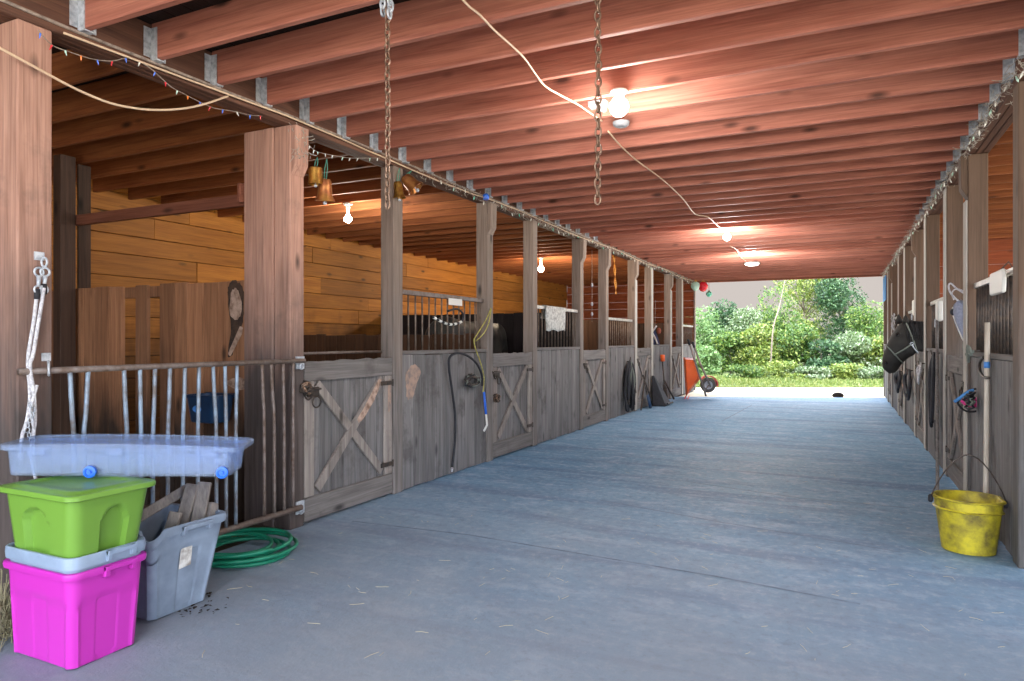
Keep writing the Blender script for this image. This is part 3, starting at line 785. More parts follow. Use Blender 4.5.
# dark blue feeder hung on the partition of the nearest stall
def feeder():
    y = 3.728; a = on_y(201, 400, y); b = on_y(234, 400, y); zt = on_y(218, 393, y).z; zb = on_y(218, 420, y).z
    cx = (a.x+b.x)/2+.06; w = (b.x-a.x)*.9
    t = thing('feed_bucket', (cx, y, zb), 'dark blue plastic feed bucket hung behind the gate bars', 'bucket')
    rings = []
    for f, dw, dd, in ((0, -.07, -.05), (.03, -.05, -.03), (.5, -.02, -.015), (.9, 0, 0), (.9, .02, .01), (1, .022, .012), (1, -.01, -.01), (.9, -.02, -.02), (.1, -.06, -.05)):
        rings.append(rrect(cx, y-.115, w+dw, .20+dd, .05, zb+(zt-zb)*f, k=5, m=4))
    MB().loft(rings).build('bucket_body', 'feeder', t, smooth='auto')
    rot = Matrix(((1, 0, 0), (0, 0, 1), (0, -1, 0)))
    MB().lathe([(.045, 0), (.04, .006), (.03, .006), (.028, .003), (.001, .003)], (cx-.03, y-.208, (zt+zb)/2), 18, Matrix(((1, 0, 0), (0, 0, -1), (0, .62, 0)))).build('oval_emblem', 'tape', t)
    MB().box(cx-w/2-.01, cx+w/2+.01, y-.013, y-.004, zt-.03, zt+.004).build('hanging_bracket', 'feeder', t)
feeder()

# yellow flat-back bucket at the right
def bucket():
    cx, cy = .745, 5.22
    t = thing('flat_back_bucket', (cx, cy, 0), 'dirty yellow plastic flat-back bucket standing by the right stall wall', 'bucket')
    def ring(rx, ry, z, back):
        out = []
        for i in range(40):
            a = 2*math.pi*i/40; x = cx+rx*math.cos(a); y = cy+ry*math.sin(a)
            out.append(Vector((min(x, cx+back), y, z)))
        return out
    H_ = .345
    def rr(f): return .150+.035*f, .150+.03*f, .135+.028*f
    rings = [ring(.13, .13, .002, .12)]
    for f in [i/10 for i in range(11)]:
        a, b, c = rr(f); rings.append(ring(a, b, .006+(H_-.012)*f*.78, c))
    a, b, c = rr(1)
    for dw, z in ((.012, .775), (.016, .79), (.012, .80), (.004, .81)): rings.append(ring(a+dw, b+dw, H_*z, c+dw))
    rings.append(ring(a+.006, b+.006, H_*.95, c+.006))
    for dw, z in ((.018, .955), (.022, .985), (.018, 1.0), (.004, 1.0), (-.004, .97)): rings.append(ring(a+dw, b+dw, H_*z, c+dw))
    for f in (.6, .06):
        q = rr(f); rings.append(ring(q[0]-.008, q[1]-.008, .02+H_*f*.8, q[2]-.008))
    m = MB().loft(rings)
    m.build('bucket_body', 'bucketyellow', t, smooth='auto')
    for s in (-1, 1):
        MB().lathe([(.02, -.012), (.026, -.006), (.026, .008), (.014, .014), (.001, .014)], (cx+s*.215 if s < 0 else cx+.186, cy-.04, H_*.93), 12, Matrix(((0, 0, 1), (0, 1, 0), (-1, 0, 0)))).build('handle_boss', 'black', t, smooth='auto')
    apex = on_x(973, 458, cx); h = []
    for i in range(17):
        u = i/16; x = cx-.215+.41*u; z = H_*.93+.30*math.sin(math.pi*u)**.8*(1-.15*abs(u-.5))
        h.append((x, cy-.04-.02*math.sin(math.pi*u), z))
    MB().tube(h, .0045, 6).build('wire_handle', 'iron', t, smooth=True)
bucket()

# long pale tool handle leaning at the right wall, with blue tape
def tool(base, top, r, mat, label, name, cat, group=None):
    t = tag(MB().tube([Vector(base).lerp(Vector(top), i/6) for i in range(7)], r, 10).build(name, mat, smooth=True), label, cat, group)
    return t
b = Vector((.905, 5.66, .03)); tp = Vector((.925, 5.72, 1.47))
t = tool(b, tp, .0165, 'ash', 'pale wooden broom with blue tape leaning behind the yellow bucket', 'push_broom', 'broom')
MB().tube([b.lerp(tp, .78), b.lerp(tp, .81)], .0185, 10).build('tape_band', 'tape', t, smooth=True)
MB().box(.80, .935, 5.52, 5.80, .0, .035).build('broom_head', 'ash', t, bevel=.004)
# loose straw and litter on the floor, hay behind the pink tote
def straws(n, region, mat, name, label, cat, lmin, lmax, zmax=.004, r=.0013):
    m = MB()
    for _ in range(n):
        x, y = region(); a = R.uniform(0, 6.28); L = R.uniform(lmin, lmax); z = R.uniform(.002, zmax)
        p = Vector((x, y, z)); d = Vector((math.cos(a), math.sin(a), 0))*L
        mid = p+d*.5+Vector((R.uniform(-.1, .1)*L, R.uniform(-.1, .1)*L, 0))
        m.tube([p, mid, p+d+Vector((0, 0, R.uniform(-.5, 1)*(zmax-.003)))], r, 4)
    o = m.build(name, mat); o['kind'] = 'stuff'; return tag(o, label, cat)
def reg():
    while True:
        x, y = on_z(R.uniform(-20, 1000), R.triangular(430, 690, 600), 0).xy
        if -3.4 < x < .9 and y > 1.2 and not (x < -2.7 and y < 2.7): return x, y
straws(110, reg, 'straw', 'loose_straw', 'loose pale straw bits scattered over the concrete aisle', 'straw', .015, .08, .004, .0009)
straws(420, lambda: (R.uniform(-3.47, -3.36), R.uniform(1.70, 1.86)), 'hay', 'hay_pile', 'small heap of dry hay behind the pink tote', 'hay', .06, .16, .18, .0016)
m = MB()
for _ in range(46):
    p = on_z(R.gauss(190, 18), R.gauss(606, 6), 0); a = R.uniform(0, 6.28); s = R.uniform(.006, .02)
    z = R.uniform(.003, .010)
    m.add([(p.x+s*math.cos(a), p.y+s*math.sin(a), z), (p.x-s*.5*math.sin(a), p.y+s*.5*math.cos(a), z+.004), (p.x-s*math.cos(a), p.y-s*math.sin(a), z*.6), (p.x+s*.5*math.sin(a), p.y-s*.5*math.cos(a), z)], [(0, 1, 2, 3)])
o = m.build('leaf_litter', 'litter'); o['kind'] = 'stuff'; tag(o, 'dark leaf crumbs on the floor in front of the grey tote', 'litter')
# ================================================================ things on beams, posts and walls
def dusty(n, pts_fn, spread, name, label, lmin=.015, lmax=.06, r=.0016, mat='dust'):
    m = MB()
    for _ in range(n):
        p = Vector(pts_fn()); p += Vector((R.gauss(0, spread), R.gauss(0, spread), R.gauss(0, spread)))
        d = Vector((R.uniform(-1, 1), R.uniform(-1, 1), R.uniform(-1.2, .6))).normalized()*R.uniform(lmin, lmax)
        m.tube([p, p+d*.5+Vector((0, 0, -.004)), p+d], r*R.uniform(.7, 1.8), 4)
    o = m.build(name, mat); o['kind'] = 'stuff'; return tag(o, label, 'cobweb')
def wire(name, pts, r, mat, label, cat, n=7, group=None, sm=0):
    if sm: pts = smooth_pts(pts, sm)
    return tag(MB().tube(pts, r, n).build(name, mat, smooth=True), label, cat, group)
# electric cables along the left beam
def runpts(x, z, y0, y1, step, wob, ph):
    pts = []; y = y0
    while y < y1:
        pts.append((x+.006*math.sin(y*2.1+ph), y, z+wob*math.sin(y*1.7+ph)+R.uniform(-.004, .004))); y += step
    return pts
wire('electric_cable', runpts(XL+.012, 2.926, 1.5, 18.5, .35, .008, 0), .009, 'cablegrey', 'grey-tan electric cable stapled along the left beam just under the joists', 'cable', sm=3)
wire('electric_cable', runpts(XL+.028, 2.895, 2.1, 18.3, .30, .016, 1.3), .006, 'cable', 'thinner pale cable sagging below the other one along the left beam', 'cable', sm=3)
# white cable swag at the upper left
sw = [on_x(px, py, XL+.05+.0*px) for px, py in ((-12, 40), (0, 48), (22, 60), (44, 72), (66, 84), (87, 94), (110, 103), (134, 108), (160, 110), (187, 108), (208, 103), (228, 96))]
wire('hanging_cable', sw, .0065, 'cable', 'cream cable drooping in a loop from the upper left post to the beam', 'cable', sm=3)
# fairy light strings
def fairy(name, path, label, colours, n, r=.0028, nub=.011):
    pts = smooth_pts(path, 4)
    t = thing(name, pts[0], label, 'string lights')
    MB().tube(pts, r, 5).build('light_wire', 'cablegrey', t, smooth=True)
    for i in range(n):
        p = pts[int((i+.5)*len(pts)/n)]; d = Vector((R.uniform(-.5, .5), R.uniform(-.4, .4), -1)).normalized()
        q = d.to_track_quat('Z', 'Y').to_matrix()
        MB().lathe([(.003, 0), (.0045, .002), (.0045, .012), (nub*.5, .014), (nub*.45, .014+nub*1.1), (.001, .014+nub*2.2)], p, 8, q).build('mini_bulb', 'mini_'+colours[i % len(colours)], t, smooth=True)
    return t
f1 = [on_x(px, py, XL+.03) for px, py in ((38, 30), (52, 45), (70, 52), (92, 59), (112, 61), (130, 58), (150, 68), (170, 86), (184, 94), (200, 102), (214, 108), (232, 111), (250, 115), (262, 116))]
fairy('fairy_lights', f1, 'string of tiny coloured bulbs looping from the left edge post along the beam', ['blue', 'red', 'palegreen', 'orange', 'blue', 'red', 'blue', 'clear'], 18, nub=.006)
f2 = [on_x(px, py, XL+.04) for px, py in ((296, 122), (305, 140), (314, 150), (322, 153), (336, 156), (350, 158), (366, 158), (380, 158))]
fairy('fairy_lights', f2, 'short string of clear mini bulbs drooping above the first pair of bells', ['clear', 'palegreen', 'clear'], 12, nub=.006)
f3 = []; y = 5.6
while y < 18.4:
    f3.append((XL+.035+R.uniform(-.015, .02), y, 2.885+R.uniform(-.05, .03))); y += .22
fairy('fairy_lights', f3, 'long dusty string of mini bulbs running down the rest of the left beam', ['clear', 'palegreen', 'clear', 'teal', 'clear'], 60, nub=.013)
f4 = []; y = 4.4
while y < 18.4:
    f4.append((XR-.03+R.uniform(-.02, .02), y, 2.89+R.uniform(-.05, .04))); y += .2
fairy('fairy_lights', f4, 'long dusty string of mini bulbs running along the right beam', ['clear', 'clear', 'palegreen'], 70, nub=.013)
dusty(900, lambda: (XL+.03, 5.2+13.0*R.random()**.9, 2.885), .025, 'beam_cobwebs', 'dusty cobwebs and twigs clinging along the left beam')
dusty(1500, lambda: (XR-.025, 4.3+14*R.random(), 2.90), .024, 'beam_cobwebs', 'thick dusty cobwebs clinging along the right beam')
dusty(70, lambda: (XL+.05, R.uniform(3.66, 3.82), R.uniform(2.62, 2.86)), .014, 'bracket_cobwebs', 'cobwebs hanging on the top block of the widest left post')
# power cord on the joists to the lamps
jz = JZ0-.012
c1 = [on_z(px, py, jz) for px, py in ((440, -40), (463, 0), (480, 15), (495, 31), (512, 46), (525, 59), (534, 72), (545, 86), (560, 95), (577, 104), (590, 113), (602, 121))]
wire('lamp_cord', c1, .006, 'cable', 'pale lamp cord stapled under the joists leading to the nearest lit bulb', 'cord', sm=3)
c2 = [on_z(px, py, jz) for px, py in ((608, 131), (618, 143), (628, 153), (640, 163), (658, 176), (672, 188), (684, 200), (695, 214), (708, 217), (718, 226), (727, 232))]
wire('lamp_cord', c2, .006, 'cable', 'pale lamp cord running under the joists between the two aisle bulbs', 'cord', sm=3)
c3 = [on_z(px, py, jz) for px, py in ((730, 246), (737, 250), (741, 257), (745, 261))]
wire('lamp_cord', c3, .006, 'cable', 'short pale cord from the second aisle bulb to the far round lamp', 'cord', sm=3)
# lamps
def lamp(name, p, label, mat, rb=.048, zt=JZ0):
    t = thing(name, (p.x, p.y, zt), label, 'lamp')
    MB().lathe([(.055, 0), (.055, -.012), (.03, -.03), (.024, -.05), (.002, -.05)], (p.x, p.y, zt-.001), 16).build('lamp_socket', 'white', t, smooth='auto')
    h = p.z
    MB().lathe([(.002, -rb), (rb*.55, -rb*.85), (rb*.9, -rb*.4), (rb, 0), (rb*.9, rb*.42), (rb*.6, rb*.8), (.016, rb*1.25), (.014, zt-.052-h)], (p.x, p.y, h), 18).build('glass_bulb', mat, t, smooth=True)
    return t
L1 = at_depth(619, 107, 4.33); L2 = at_depth(727, 237, 9.8)
lamp('light_bulb', L1, 'brightest lit bulb on the aisle ceiling, beside the right hanging chain', 'bulbglow', .062)
lamp('light_bulb', L2, 'second lit bulb farther along the aisle ceiling', 'bulbglow', .055)
p = on_z(600, 105, JZ0-.03)
t = thing('junction_box', p, 'white wiring box on a joist left of the nearest lit bulb', 'junction box')
MB().box(p.x-.075, p.x+.045, p.y-.035, p.y+.035, JZ0-.042, JZ0-.001).build('box_body', 'canopy', t, bevel=.006)
MB().lathe([(.02, 0), (.022, -.03), (.002, -.034)], (p.x+.02, p.y, JZ0-.043), 12).build('pull_socket', 'canopy', t, smooth='auto')
p = on_z(621, 126, JZ0-.03)
t = tag(MB().lathe([(.062, 0), (.058, -.02), (.04, -.034), (.01, -.038), (.008, -.03), (.036, -.028), (.052, -.015), (.055, 0)], (p.x, p.y, JZ0-.002), 20, cap0=False, cap1=False).build('ceiling_light_canopy', 'canopy', smooth=True), 'small white round ceiling canopy just behind the brightest bulb', 'lamp cap')
p = on_z(752, 263.5, JZ0-.02)
t = thing('ceiling_disc_lamp', (p.x, p.y, JZ0), 'flat round lit lamp farthest along the aisle ceiling', 'lamp')
MB().lathe([(.15, 0), (.155, -.02), (.14, -.03)], (p.x, p.y, JZ0-.001), 24).build('lamp_rim', 'white', t, smooth='auto')
MB().lathe([(.138, -.03), (.12, -.05), (.07, -.062), (.002, -.066)], (p.x, p.y, JZ0-.002), 24).build('diffuser', 'discglow', t, smooth=True)
S1 = at_depth(348, 219, 7.9); S2 = at_depth(541, 269, 13.0)
lamp('stall_bulb', S1, 'lit bulb above the nearest crossed-door stall on the left', 'bulbglow', .045)
lamp('stall_bulb', S2, 'warm lit bulb deep over the left stalls, lighting the red boards', 'bulbwarm', .06)
# hanging chains
def chain(px, ybot, label, double=0):
    top = None
    y = 2.61-.028
    P = on_y(px, 100, y); x = P.x; zb = on_y(px, ybot, y).z
    t = thing('hanging_chain', (x, y, JZ0), label, 'chain', 'chains hanging over the aisle')
    m = MB(); z = JZ0+.05; k = 0; L = .041
    while z > zb:
        ax = 'X' if k % 2 else 'Y'
        m.torus((x+R.uniform(-.002, .002), y, z-L/2), .0215, .0042, ax, 12, 6, .55, 1.0 if True else 1); z -= L-.008; k += 1
    m.build('chain_links', 'chain', t, smooth=True)
    m = MB(); z = JZ0+.03
    for i in range(5 if double else 2):
        m.torus((x+.02+.006*(i % 2), y-.012, z-.03*i), .024, .0055, 'Y' if i % 2 else 'X', 12, 6, .55, 1)
    if double:
        for i in range(4): m.torus((x-.018, y-.012, z-.034*i), .024, .0055, 'X' if i % 2 else 'Y', 12, 6, .55, 1)
    m.build('doubled_links', 'galv', t, smooth=True)
    h = MB().tube([(x, y+.006, JZ0+.09), (x, y-.03, JZ0+.09), (x, y-.03, JZ0+.03), (x, y-.01, JZ0+.012), (x, y+.004, JZ0+.03)], .005, 8)
    h.build('chain_hook', 'iron', t, smooth=True)
chain(387.5, 205, 'rusty chain hanging from the ceiling on the left, doubled at its top', 1)
chain(598, 198, 'rusty chain hanging in front of the nearest lit bulb')
# cow bells on green cords
def bell(px, py, w, hgt, label, mat, tilt=(0, 0, 0), cyl=False, xo=.03, ctop=None):
    c = on_x(px, py, XL+xo); zc = (CT*c.y-ST*c.x); W = w/F*zc; Hh = hgt/F*zc
    from mathutils import Euler
    rot = Euler(tilt).to_matrix()
    t = thing('brass_bell', c, label, 'bell', 'bells hanging from the left beam')
    r = W/2
    if cyl: pr = [(r*.2, Hh*.5), (r*.75, Hh*.5), (r*.9, Hh*.42), (r*.92, -Hh*.3), (r*.98, -Hh*.42), (r, -Hh*.5), (r*.9, -Hh*.5), (r*.84, -Hh*.3), (r*.8, Hh*.35), (r*.1, Hh*.4)]
    else: pr = [(r*.15, Hh*.5), (r*.5, Hh*.48), (r*.62, Hh*.38), (r*.68, Hh*.1), (r*.76, -Hh*.25), (r*.95, -Hh*.42), (r, -Hh*.5), (r*.92, -Hh*.5), (r*.7, -Hh*.25), (r*.58, Hh*.3), (r*.1, Hh*.4)]
    MB().lathe(pr, c, 22, rot).build('bell_body', mat, t, smooth='auto')
    MB().tube([c+rot@Vector((0, 0, Hh*.35)), c+rot@Vector((0, 0, -Hh*.45))], .004, 6).ball(c+rot@Vector((0, 0, -Hh*.58)), r*.22, 8).build('clapper', 'galv', t, smooth=True)
    top = c+rot@Vector((0, 0, Hh*.5)); e = Vector((XL+xo, c.y+.02, 2.80 if ctop is None else ctop))
    m = MB()
    for s in (-1, 1): m.tube([top+Vector((s*.01, 0, -.01)), top.lerp(e, .5)+Vector((s*.008, s*.006, 0)), e], .0035, 6)
    m.build('hanging_cord', 'cordgreen', t, smooth=True)
bell(315.5, 176, 15, 17, 'small cylindrical brass bell hanging highest beside the wide post', 'brass', cyl=True, ctop=2.70)
bell(325, 190, 20, 22, 'large coppery bell hanging lowest beside the wide post', 'copper', (.1, .1, 0), xo=.06, ctop=2.70)
bell(398.5, 190, 13, 17, 'small upright brass bell by the second left post', 'brass', (.05, -.08, 0), xo=.03, ctop=2.86)
bell(410.5, 183, 19, 17, 'tilted brass bell showing its dark mouth by the second left post', 'copper', (.1, -.75, .3), xo=.07, ctop=2.86)
p = on_x(486, 197, XL+.05)
tag(MB().lathe([(.03, -.03), (.034, -.02), (.034, .02), (.02, .036), (.005, .04)], p, 14).build('blue_plastic_cap', 'wheel', smooth='auto'), 'small blue plastic cap tucked on the left beam above a post', 'cap')
# christmas ornaments at the far end
def ornament(px, py, r, mat, label, z2=None):
    zc = 17.6; c = at_depth(px, py, zc); rr = r/F*zc
    t = thing('glass_ornament', c, label, 'ornament', 'ornaments at the far left corner')
    MB().lathe([(.002, -rr*1.1), (rr*.5, -rr*.9), (rr*.95, -rr*.3), (rr, .1*rr), (rr*.8, .6*rr), (rr*.3, rr*.95), (.01, rr)], c, 16).build('globe', mat, t, smooth=True)
    MB().lathe([(rr*.3, rr*.92), (rr*.3, rr*1.15), (.01, rr*1.2)], c, 10).tube([c+Vector((0, 0, rr*1.15)), (c.x, c.y, max(BZ0+.02, c.z+rr*1.5))], .006, 6).build('hanger_cap', 'brass', t)
ornament(703, 286.5, 5, 'mini_red', 'red glass ornament hanging at the far left corner of the aisle')
ornament(695.5, 286, 4.6, 'mini_palegreen', 'pale green glass ornament left of the red one at the far corner')
ornament(709, 294, 3, 'mini_teal', 'small teal ornament hanging lowest right of the red one')
# rope snaps on the left edge post
def snaps():
    x = XL+.012; P = lambda px, py, dx=0: on_x(px, py, x+dx)
    t = thing('cross_tie_ropes', P(40, 256), 'white cross-tie ropes with metal snaps hanging on the left edge post', 'rope')
    m = MB(); e = P(40, 256); m.box(XL+.001, XL+.010, e.y-.022, e.y+.022, e.z-.02, e.z+.02); m.torus(e+Vector((.014, .012, -.03)), .022, .0055, 'Y', 14, 6)
    m.build('eye_plate', 'galv', t, smooth='auto')
    m = MB()
    for (px, py) in ((39, 272), (45, 272)):
        c = P(px, py, .02); m.torus(c, .021, .0055, 'X', 14, 6); m.tube([c+Vector((0, 0, -.02)), c+Vector((0, -.003, -.07))], [.011, .007], 8); m.torus(c+Vector((0, -.004, -.085)), .018, .005, 'X', 12, 6)
    m.build('bolt_snap', 'galv', t, smooth=True)
    a = [(37, 293), (34, 320), (29, 350), (28, 366), (30, 395), (27, 420), (22, 437), (20, 460)]
    b = [(44, 288), (38, 325), (33, 355), (30, 366), (34, 395), (35, 420), (33, 437), (33, 470)]
    for k, q in enumerate((a, b)):
        MB().tube(smooth_pts([P(px, py, .018+.01*k) for px, py in q], 5), .0085, 8).build('rope_strand', 'rope', t, smooth=True)
    MB().tube(smooth_pts([P(px, py, .03) for px, py in ((37, 385), (31, 410), (34, 430), (31, 455), (36, 480))], 5), .0075, 8).build('rope_strand', 'rope', t, smooth=True)
    m = MB()
    for i in range(9):
        p = P(30+3.0*math.sin(i), 405+i*5, .05); m.torus(p, .012, .003, 'X' if i % 2 else 'Y', 10, 5)
    m.build('short_chain', 'galv', t, smooth=True)
    m = MB(); 
    for (px, py) in ((37, 292), (44, 287)):
        p = P(px, py, .018); m.tube([p+Vector((0, 0, .015)), p+Vector((0, 0, -.035))], .013, 8)
    m.build('rope_sleeve', 'black', t, smooth=True)
    p = P(47, 357, .0); t2 = thing('gate_hook', p, 'small metal hook and plate low on the left edge post', 'hook')
    m = MB().box(XL+.001, XL+.009, p.y-.02, p.y+.02, p.z-.02, p.z+.02); m.tube(smooth_pts([p+Vector((.01, 0, -.02)), p+Vector((.03, -.01, -.04)), p+Vector((.035, -.012, -.08)), p+Vector((.015, .0, -.09))], 4), .0055, 6)
    m.build('hook_body', 'galv', t2, smooth='auto')
snaps()
# name plate and beaded rope on the first grille, towel on the second
xg = XL-.038
a = on_x(448.5, 298, xg); b = on_x(462, 306, xg)
tag(MB().box(xg-.002, xg+.004, a.y, b.y, b.z, a.z).build('name_plate', 'white', bevel=.002), 'small white blank-looking plate fixed on the first left bar grille', 'sign')
t = thing('beaded_rope', on_x(434, 318, xg), 'dark rope with white wrapped bands draped on the first bar grille', 'rope')
q = smooth_pts([on_x(px, py, xg+.01) for px, py in ((433, 317), (440, 321), (448, 324), (455, 324), (462, 321), (463, 314), (457, 309), (448, 311))], 6)
MB().tube(q, .011, 8).build('rope_loop', 'black', t, smooth=True)
for i in range(1, 24, 4): MB().tube(q[i:i+3], .0135, 8).build('white_band', 'white', t, smooth=True)
def towel():
    xg = XL-.06; y0 = on_x(543.5, 310, xg).y; y1 = on_x(563, 310, xg).y; zt = 1.80
    m = MB(); n, k = 18, 12; g = []
    for i in range(n+1):
        row = []; y = y0+(y1-y0)*i/n
        for j in range(k+1):
            f = j/k; s = f*1.0
            if s < .22: x = xg-.032; z = zt-.16*(1-s/.22)
            elif s < .34:
                a = (s-.22)/.12*math.pi; x = xg-.032*math.cos(a); z = zt+.022*math.sin(a)
            else: x = xg+.032+.008*math.sin(i*.9); z = zt-(s-.34)/.66*(.32+.012*math.sin(i*.7))
            row.append((x+.006*math.sin(i*1.3+j*.6), y+.01*math.sin(j*.8), z))
        g.append(row)
    vs = [p for r_ in g for p in r_]; fs = [(i*(k+1)+j, (i+1)*(k+1)+j, (i+1)*(k+1)+j+1, i*(k+1)+j+1) for i in range(n) for j in range(k)]
    m.add(vs, fs); o = m.build('towel', 'cloth', smooth=True); s = o.modifiers.new('thick', 'SOLIDIFY'); s.thickness = .008
    tag(o, 'pale worn towel draped over the second bar grille on the left', 'towel')
towel()
# black hose, halter bundle and hay hook on the first left stall front
xw = XL+.012
q = [on_x(px, py, xw+.012+d) for px, py, d in ((452, 468, 0), (455, 440, 0), (455, 415, 0), (452, 390, .01), (449, 368, .03), (450, 357, .05), (458, 353, .06), (468, 356, .06), (477, 364, .05), (482, 376, .03), (482, 386, .02))]
q[0].z = max(q[0].z, .03)
t = thing('water_hose', q[0], 'dark hose looped over the first left stall front, reaching the floor', 'hose')
MB().tube(smooth_pts(q, 6), .0125, 8).build('hose_pipe', 'black', t, smooth=True)
MB().tube([q[0]+Vector((0, -.0, -.0)), q[0]+(q[0]-q[1]).normalized()*.02+Vector((.03, -.05, -.0))], [.014, .009], 8).build('nozzle', 'galv', t, smooth=True)
def bundle(px, py, r, label, mat, x, n=9, cat='halter', name='rope_halter', group=None, zs=1.0, mats=None, side=1):
    c = on_x(px, py, x+.05*side); t = thing(name, c, label, cat, group)
    for k in range(3):
        m = MB()
        for _ in range(max(1, n//3)):
            pts = []; a0 = R.uniform(0, 6.28); ry, rz = r*R.uniform(.5, 1), r*zs*R.uniform(.4, 1)
            for i in range(10):
                a = a0+i/10*6.28; pts.append(c+Vector((R.uniform(-.03, .03), ry*math.cos(a)+R.uniform(-.01, .01), rz*math.sin(a)+R.uniform(-.01, .01))))
            m.tube(pts, .008, 6, closed=True)
        m.build('strap_loop', (mats or [mat])[k % len(mats or [mat])], t, smooth=True)
    m = MB().tube([c+Vector((-.045*side, 0, r*zs*.8)), c+Vector((-.01*side, 0, r*zs*.82)), c+Vector((.0, 0, r*zs*.95))], .006, 6); m.build('wall_hook', 'iron', t, smooth=True)
    return t
bundle(472, 381, .15, 'dark tangled halter hung on the first left stall front under the hose loop', 'black', XL-.012, 12, zs=.55, mats=['black', 'iron', 'strap'])
p0 = on_x(484, 393, XL+.02); t = thing('hanging_hook', p0, 'blue and white handled hook hanging by the second left post', 'hook')
q = [on_x(px, py, XL+.02) for px, py in ((484, 392), (485, 403), (486, 414))]
MB().tube(q, .013, 8).build('handle', 'wheel', t, smooth=True)
MB().tube([on_x(px, py, XL+.02) for px, py in ((486, 414), (487, 425), (484, 431))], .012, 8).build('shank', 'white', t, smooth=True)
q = [on_x(px, py, XL+.03) for px, py in ((491, 308), (486, 320), (476, 336), (474, 341), (476, 350), (481, 364), (484, 378), (483, 392))]
t = wire('yellow_lead_cord', q, .0065, 'ropeyellow', 'yellowish lead cord hanging on the second left post from the grille rail', 'cord', sm=4)
q = [on_x(px, py, XL+.04) for px, py in ((491, 309), (489, 322), (484, 333), (476, 341))]
MB().tube(smooth_pts(q, 4), .006, 6).build('cord_end', 'ropeyellow', t, smooth=True)
for (px, py, lb) in ((307, 388, 'rusty chain latch hung between the wide post and the nearest crossed door'), (497, 398, 'dark latch chain tangled on the near edge of the second crossed door')):
    bundle(px, py, .05, lb, 'iron', XL-.02, 6, 'chain', 'latch_chain', 'latch chains of the left doors', mats=['iron', 'chain'])
# strips hanging in the deeper stalls
p = on_y(614, 262, 12.3)
q = [on_y(px, py, 12.3) for px, py in ((614, 255), (615, 270), (614, 285), (616, 294))]
m = MB()
for i in range(24):
    f = i/23; c = q[0].lerp(q[-1], f); a = f*9; d = Vector((math.cos(a), math.sin(a), 0))*.024
    c2 = q[0].lerp(q[-1], min(1, f+1/23)); a2 = (f+1/23)*9; d2 = Vector((math.cos(a2), math.sin(a2), 0))*.024
    m.add([c-d, c+d, c2+d2, c2-d2], [(0, 1, 2, 3)])
o = m.build('hanging_fly_ribbon', 'amber', smooth=True); s = o.modifiers.new('thick', 'SOLIDIFY'); s.thickness = .003
tag(o, 'amber spiral fly ribbon hanging over the third left stall', 'fly strip')
t = thing('hanging_knotted_rope', on_y(592, 283, 11.4), 'thin rope with pale knots hanging beyond the third crossed door', 'rope')
a = on_y(592, 262, 11.4); b = on_y(592, 322, 11.4); a.z = JZ0
MB().tube([a, b], .005, 6).build('rope_line', 'cablegrey', t, smooth=True)
for py in (285, 304, 314): MB().ball(on_y(592, py, 11.4), .022, 8, (1, 1, 1.9)).build('pale_knot', 'rope', t, smooth=True)
# cloth hung in the fourth stall
yy = 15.5
P = lambda px, py: on_y(px, py, yy)
t = thing('hanging_garment', P(656, 335), 'small dark navy garment with a pale rope and rust collar inside a far left stall', 'garment')
m = MB(); rings = []
for (xa, xb, py, d) in ((652.5, 656, 329, .05), (652, 657.5, 333, .12), (651, 660, 339, .15), (650.5, 662, 347, .16), (650, 662.5, 356, .14)):
    a, b = P(xa, py), P(xb, py); c = (a+b)/2; w = (b.x-a.x)/2
    rings.append([c+Vector((w*math.cos(6.283*i/14), -d*math.sin(6.283*i/14)-d, 0)) for i in range(14)])
m.loft(rings).build('garment_body', 'navy', t, smooth=True)
MB().tube(smooth_pts([P(px, py)+Vector((0, -.32, 0)) for px, py in ((660, 326), (656.5, 331), (656, 333), (659, 339), (661, 344))], 4), .018, 8).build('pale_rope', 'rope', t, smooth=True)
MB().ball(P(660.5, 331)+Vector((0, -.15, 0)), .05, 10, (1, .8, 1.6)).build('rust_collar', 'rust', t, smooth=True)
MB().tube([P(656, 329)+Vector((0, -.1, 0)), P(656, 300)+Vector((0, -.05, 0))], .006, 6).build('hanging_string', 'cablegrey', t)

# ---- dark tack and tools along the far part of the left row
def tack(px, pt, pb, wpx, label, mats, n=14):
    c = on_x(px, pt, XL+.06); b = on_x(px, pb, XL+.06); zc = CT*c.y-ST*c.x
    t = thing('hanging_tack', c, label, 'tack')
    Wy = wpx/F*zc*2.2
    for k in range(n):
        y = c.y+Wy*(k/(n-1)-.5)*R.uniform(.8, 1.05); zt = c.z-.10*abs(k/(n-1)-.5)*2-R.uniform(0, .05); zb = b.z+R.uniform(-.02, .30)
        pts = [(c.x+R.uniform(-.02, .02), c.y, c.z), (c.x+R.uniform(-.01, .03), y*.6+c.y*.4, zt-.03), (c.x+R.uniform(-.02, .05), y, (zt+zb)/2), (c.x+R.uniform(-.03, .04), y+R.uniform(-.03, .03), zb)]
        MB().tube(smooth_pts(pts, 4), [.012]+[R.uniform(.016, .030)]*12, 6).build('hanging_strap', mats[k % len(mats)], t, smooth=True)
    MB().tube([c+Vector((-.06, 0, .0)), c+Vector((.0, 0, .02)), c+Vector((.01, 0, .09))], .01, 6).build('wall_hook', 'iron', t, smooth=True)
tack(630, 362, 410, 15, 'dark bundle of tack hanging nearly to the floor on the third left stall front', ['black', 'black', 'iron', 'strap', 'black'], 20)
def lean(p0, p1, r, mat, label, name, cat, head=None, dx0=.16, dx1=.03, group='tools leaning on the left row'):
    a = on_x(*p0, XL+dx0); a.z = max(a.z, .02); b = on_x(*p1, XL+dx1)
    t = thing(name, a, label, cat, group)
    MB().tube([a, a.lerp(b, .5), b], r, 8).build('handle', mat, t, smooth=True)
    if head: head(t, a, (b-a).normalized())
    return t
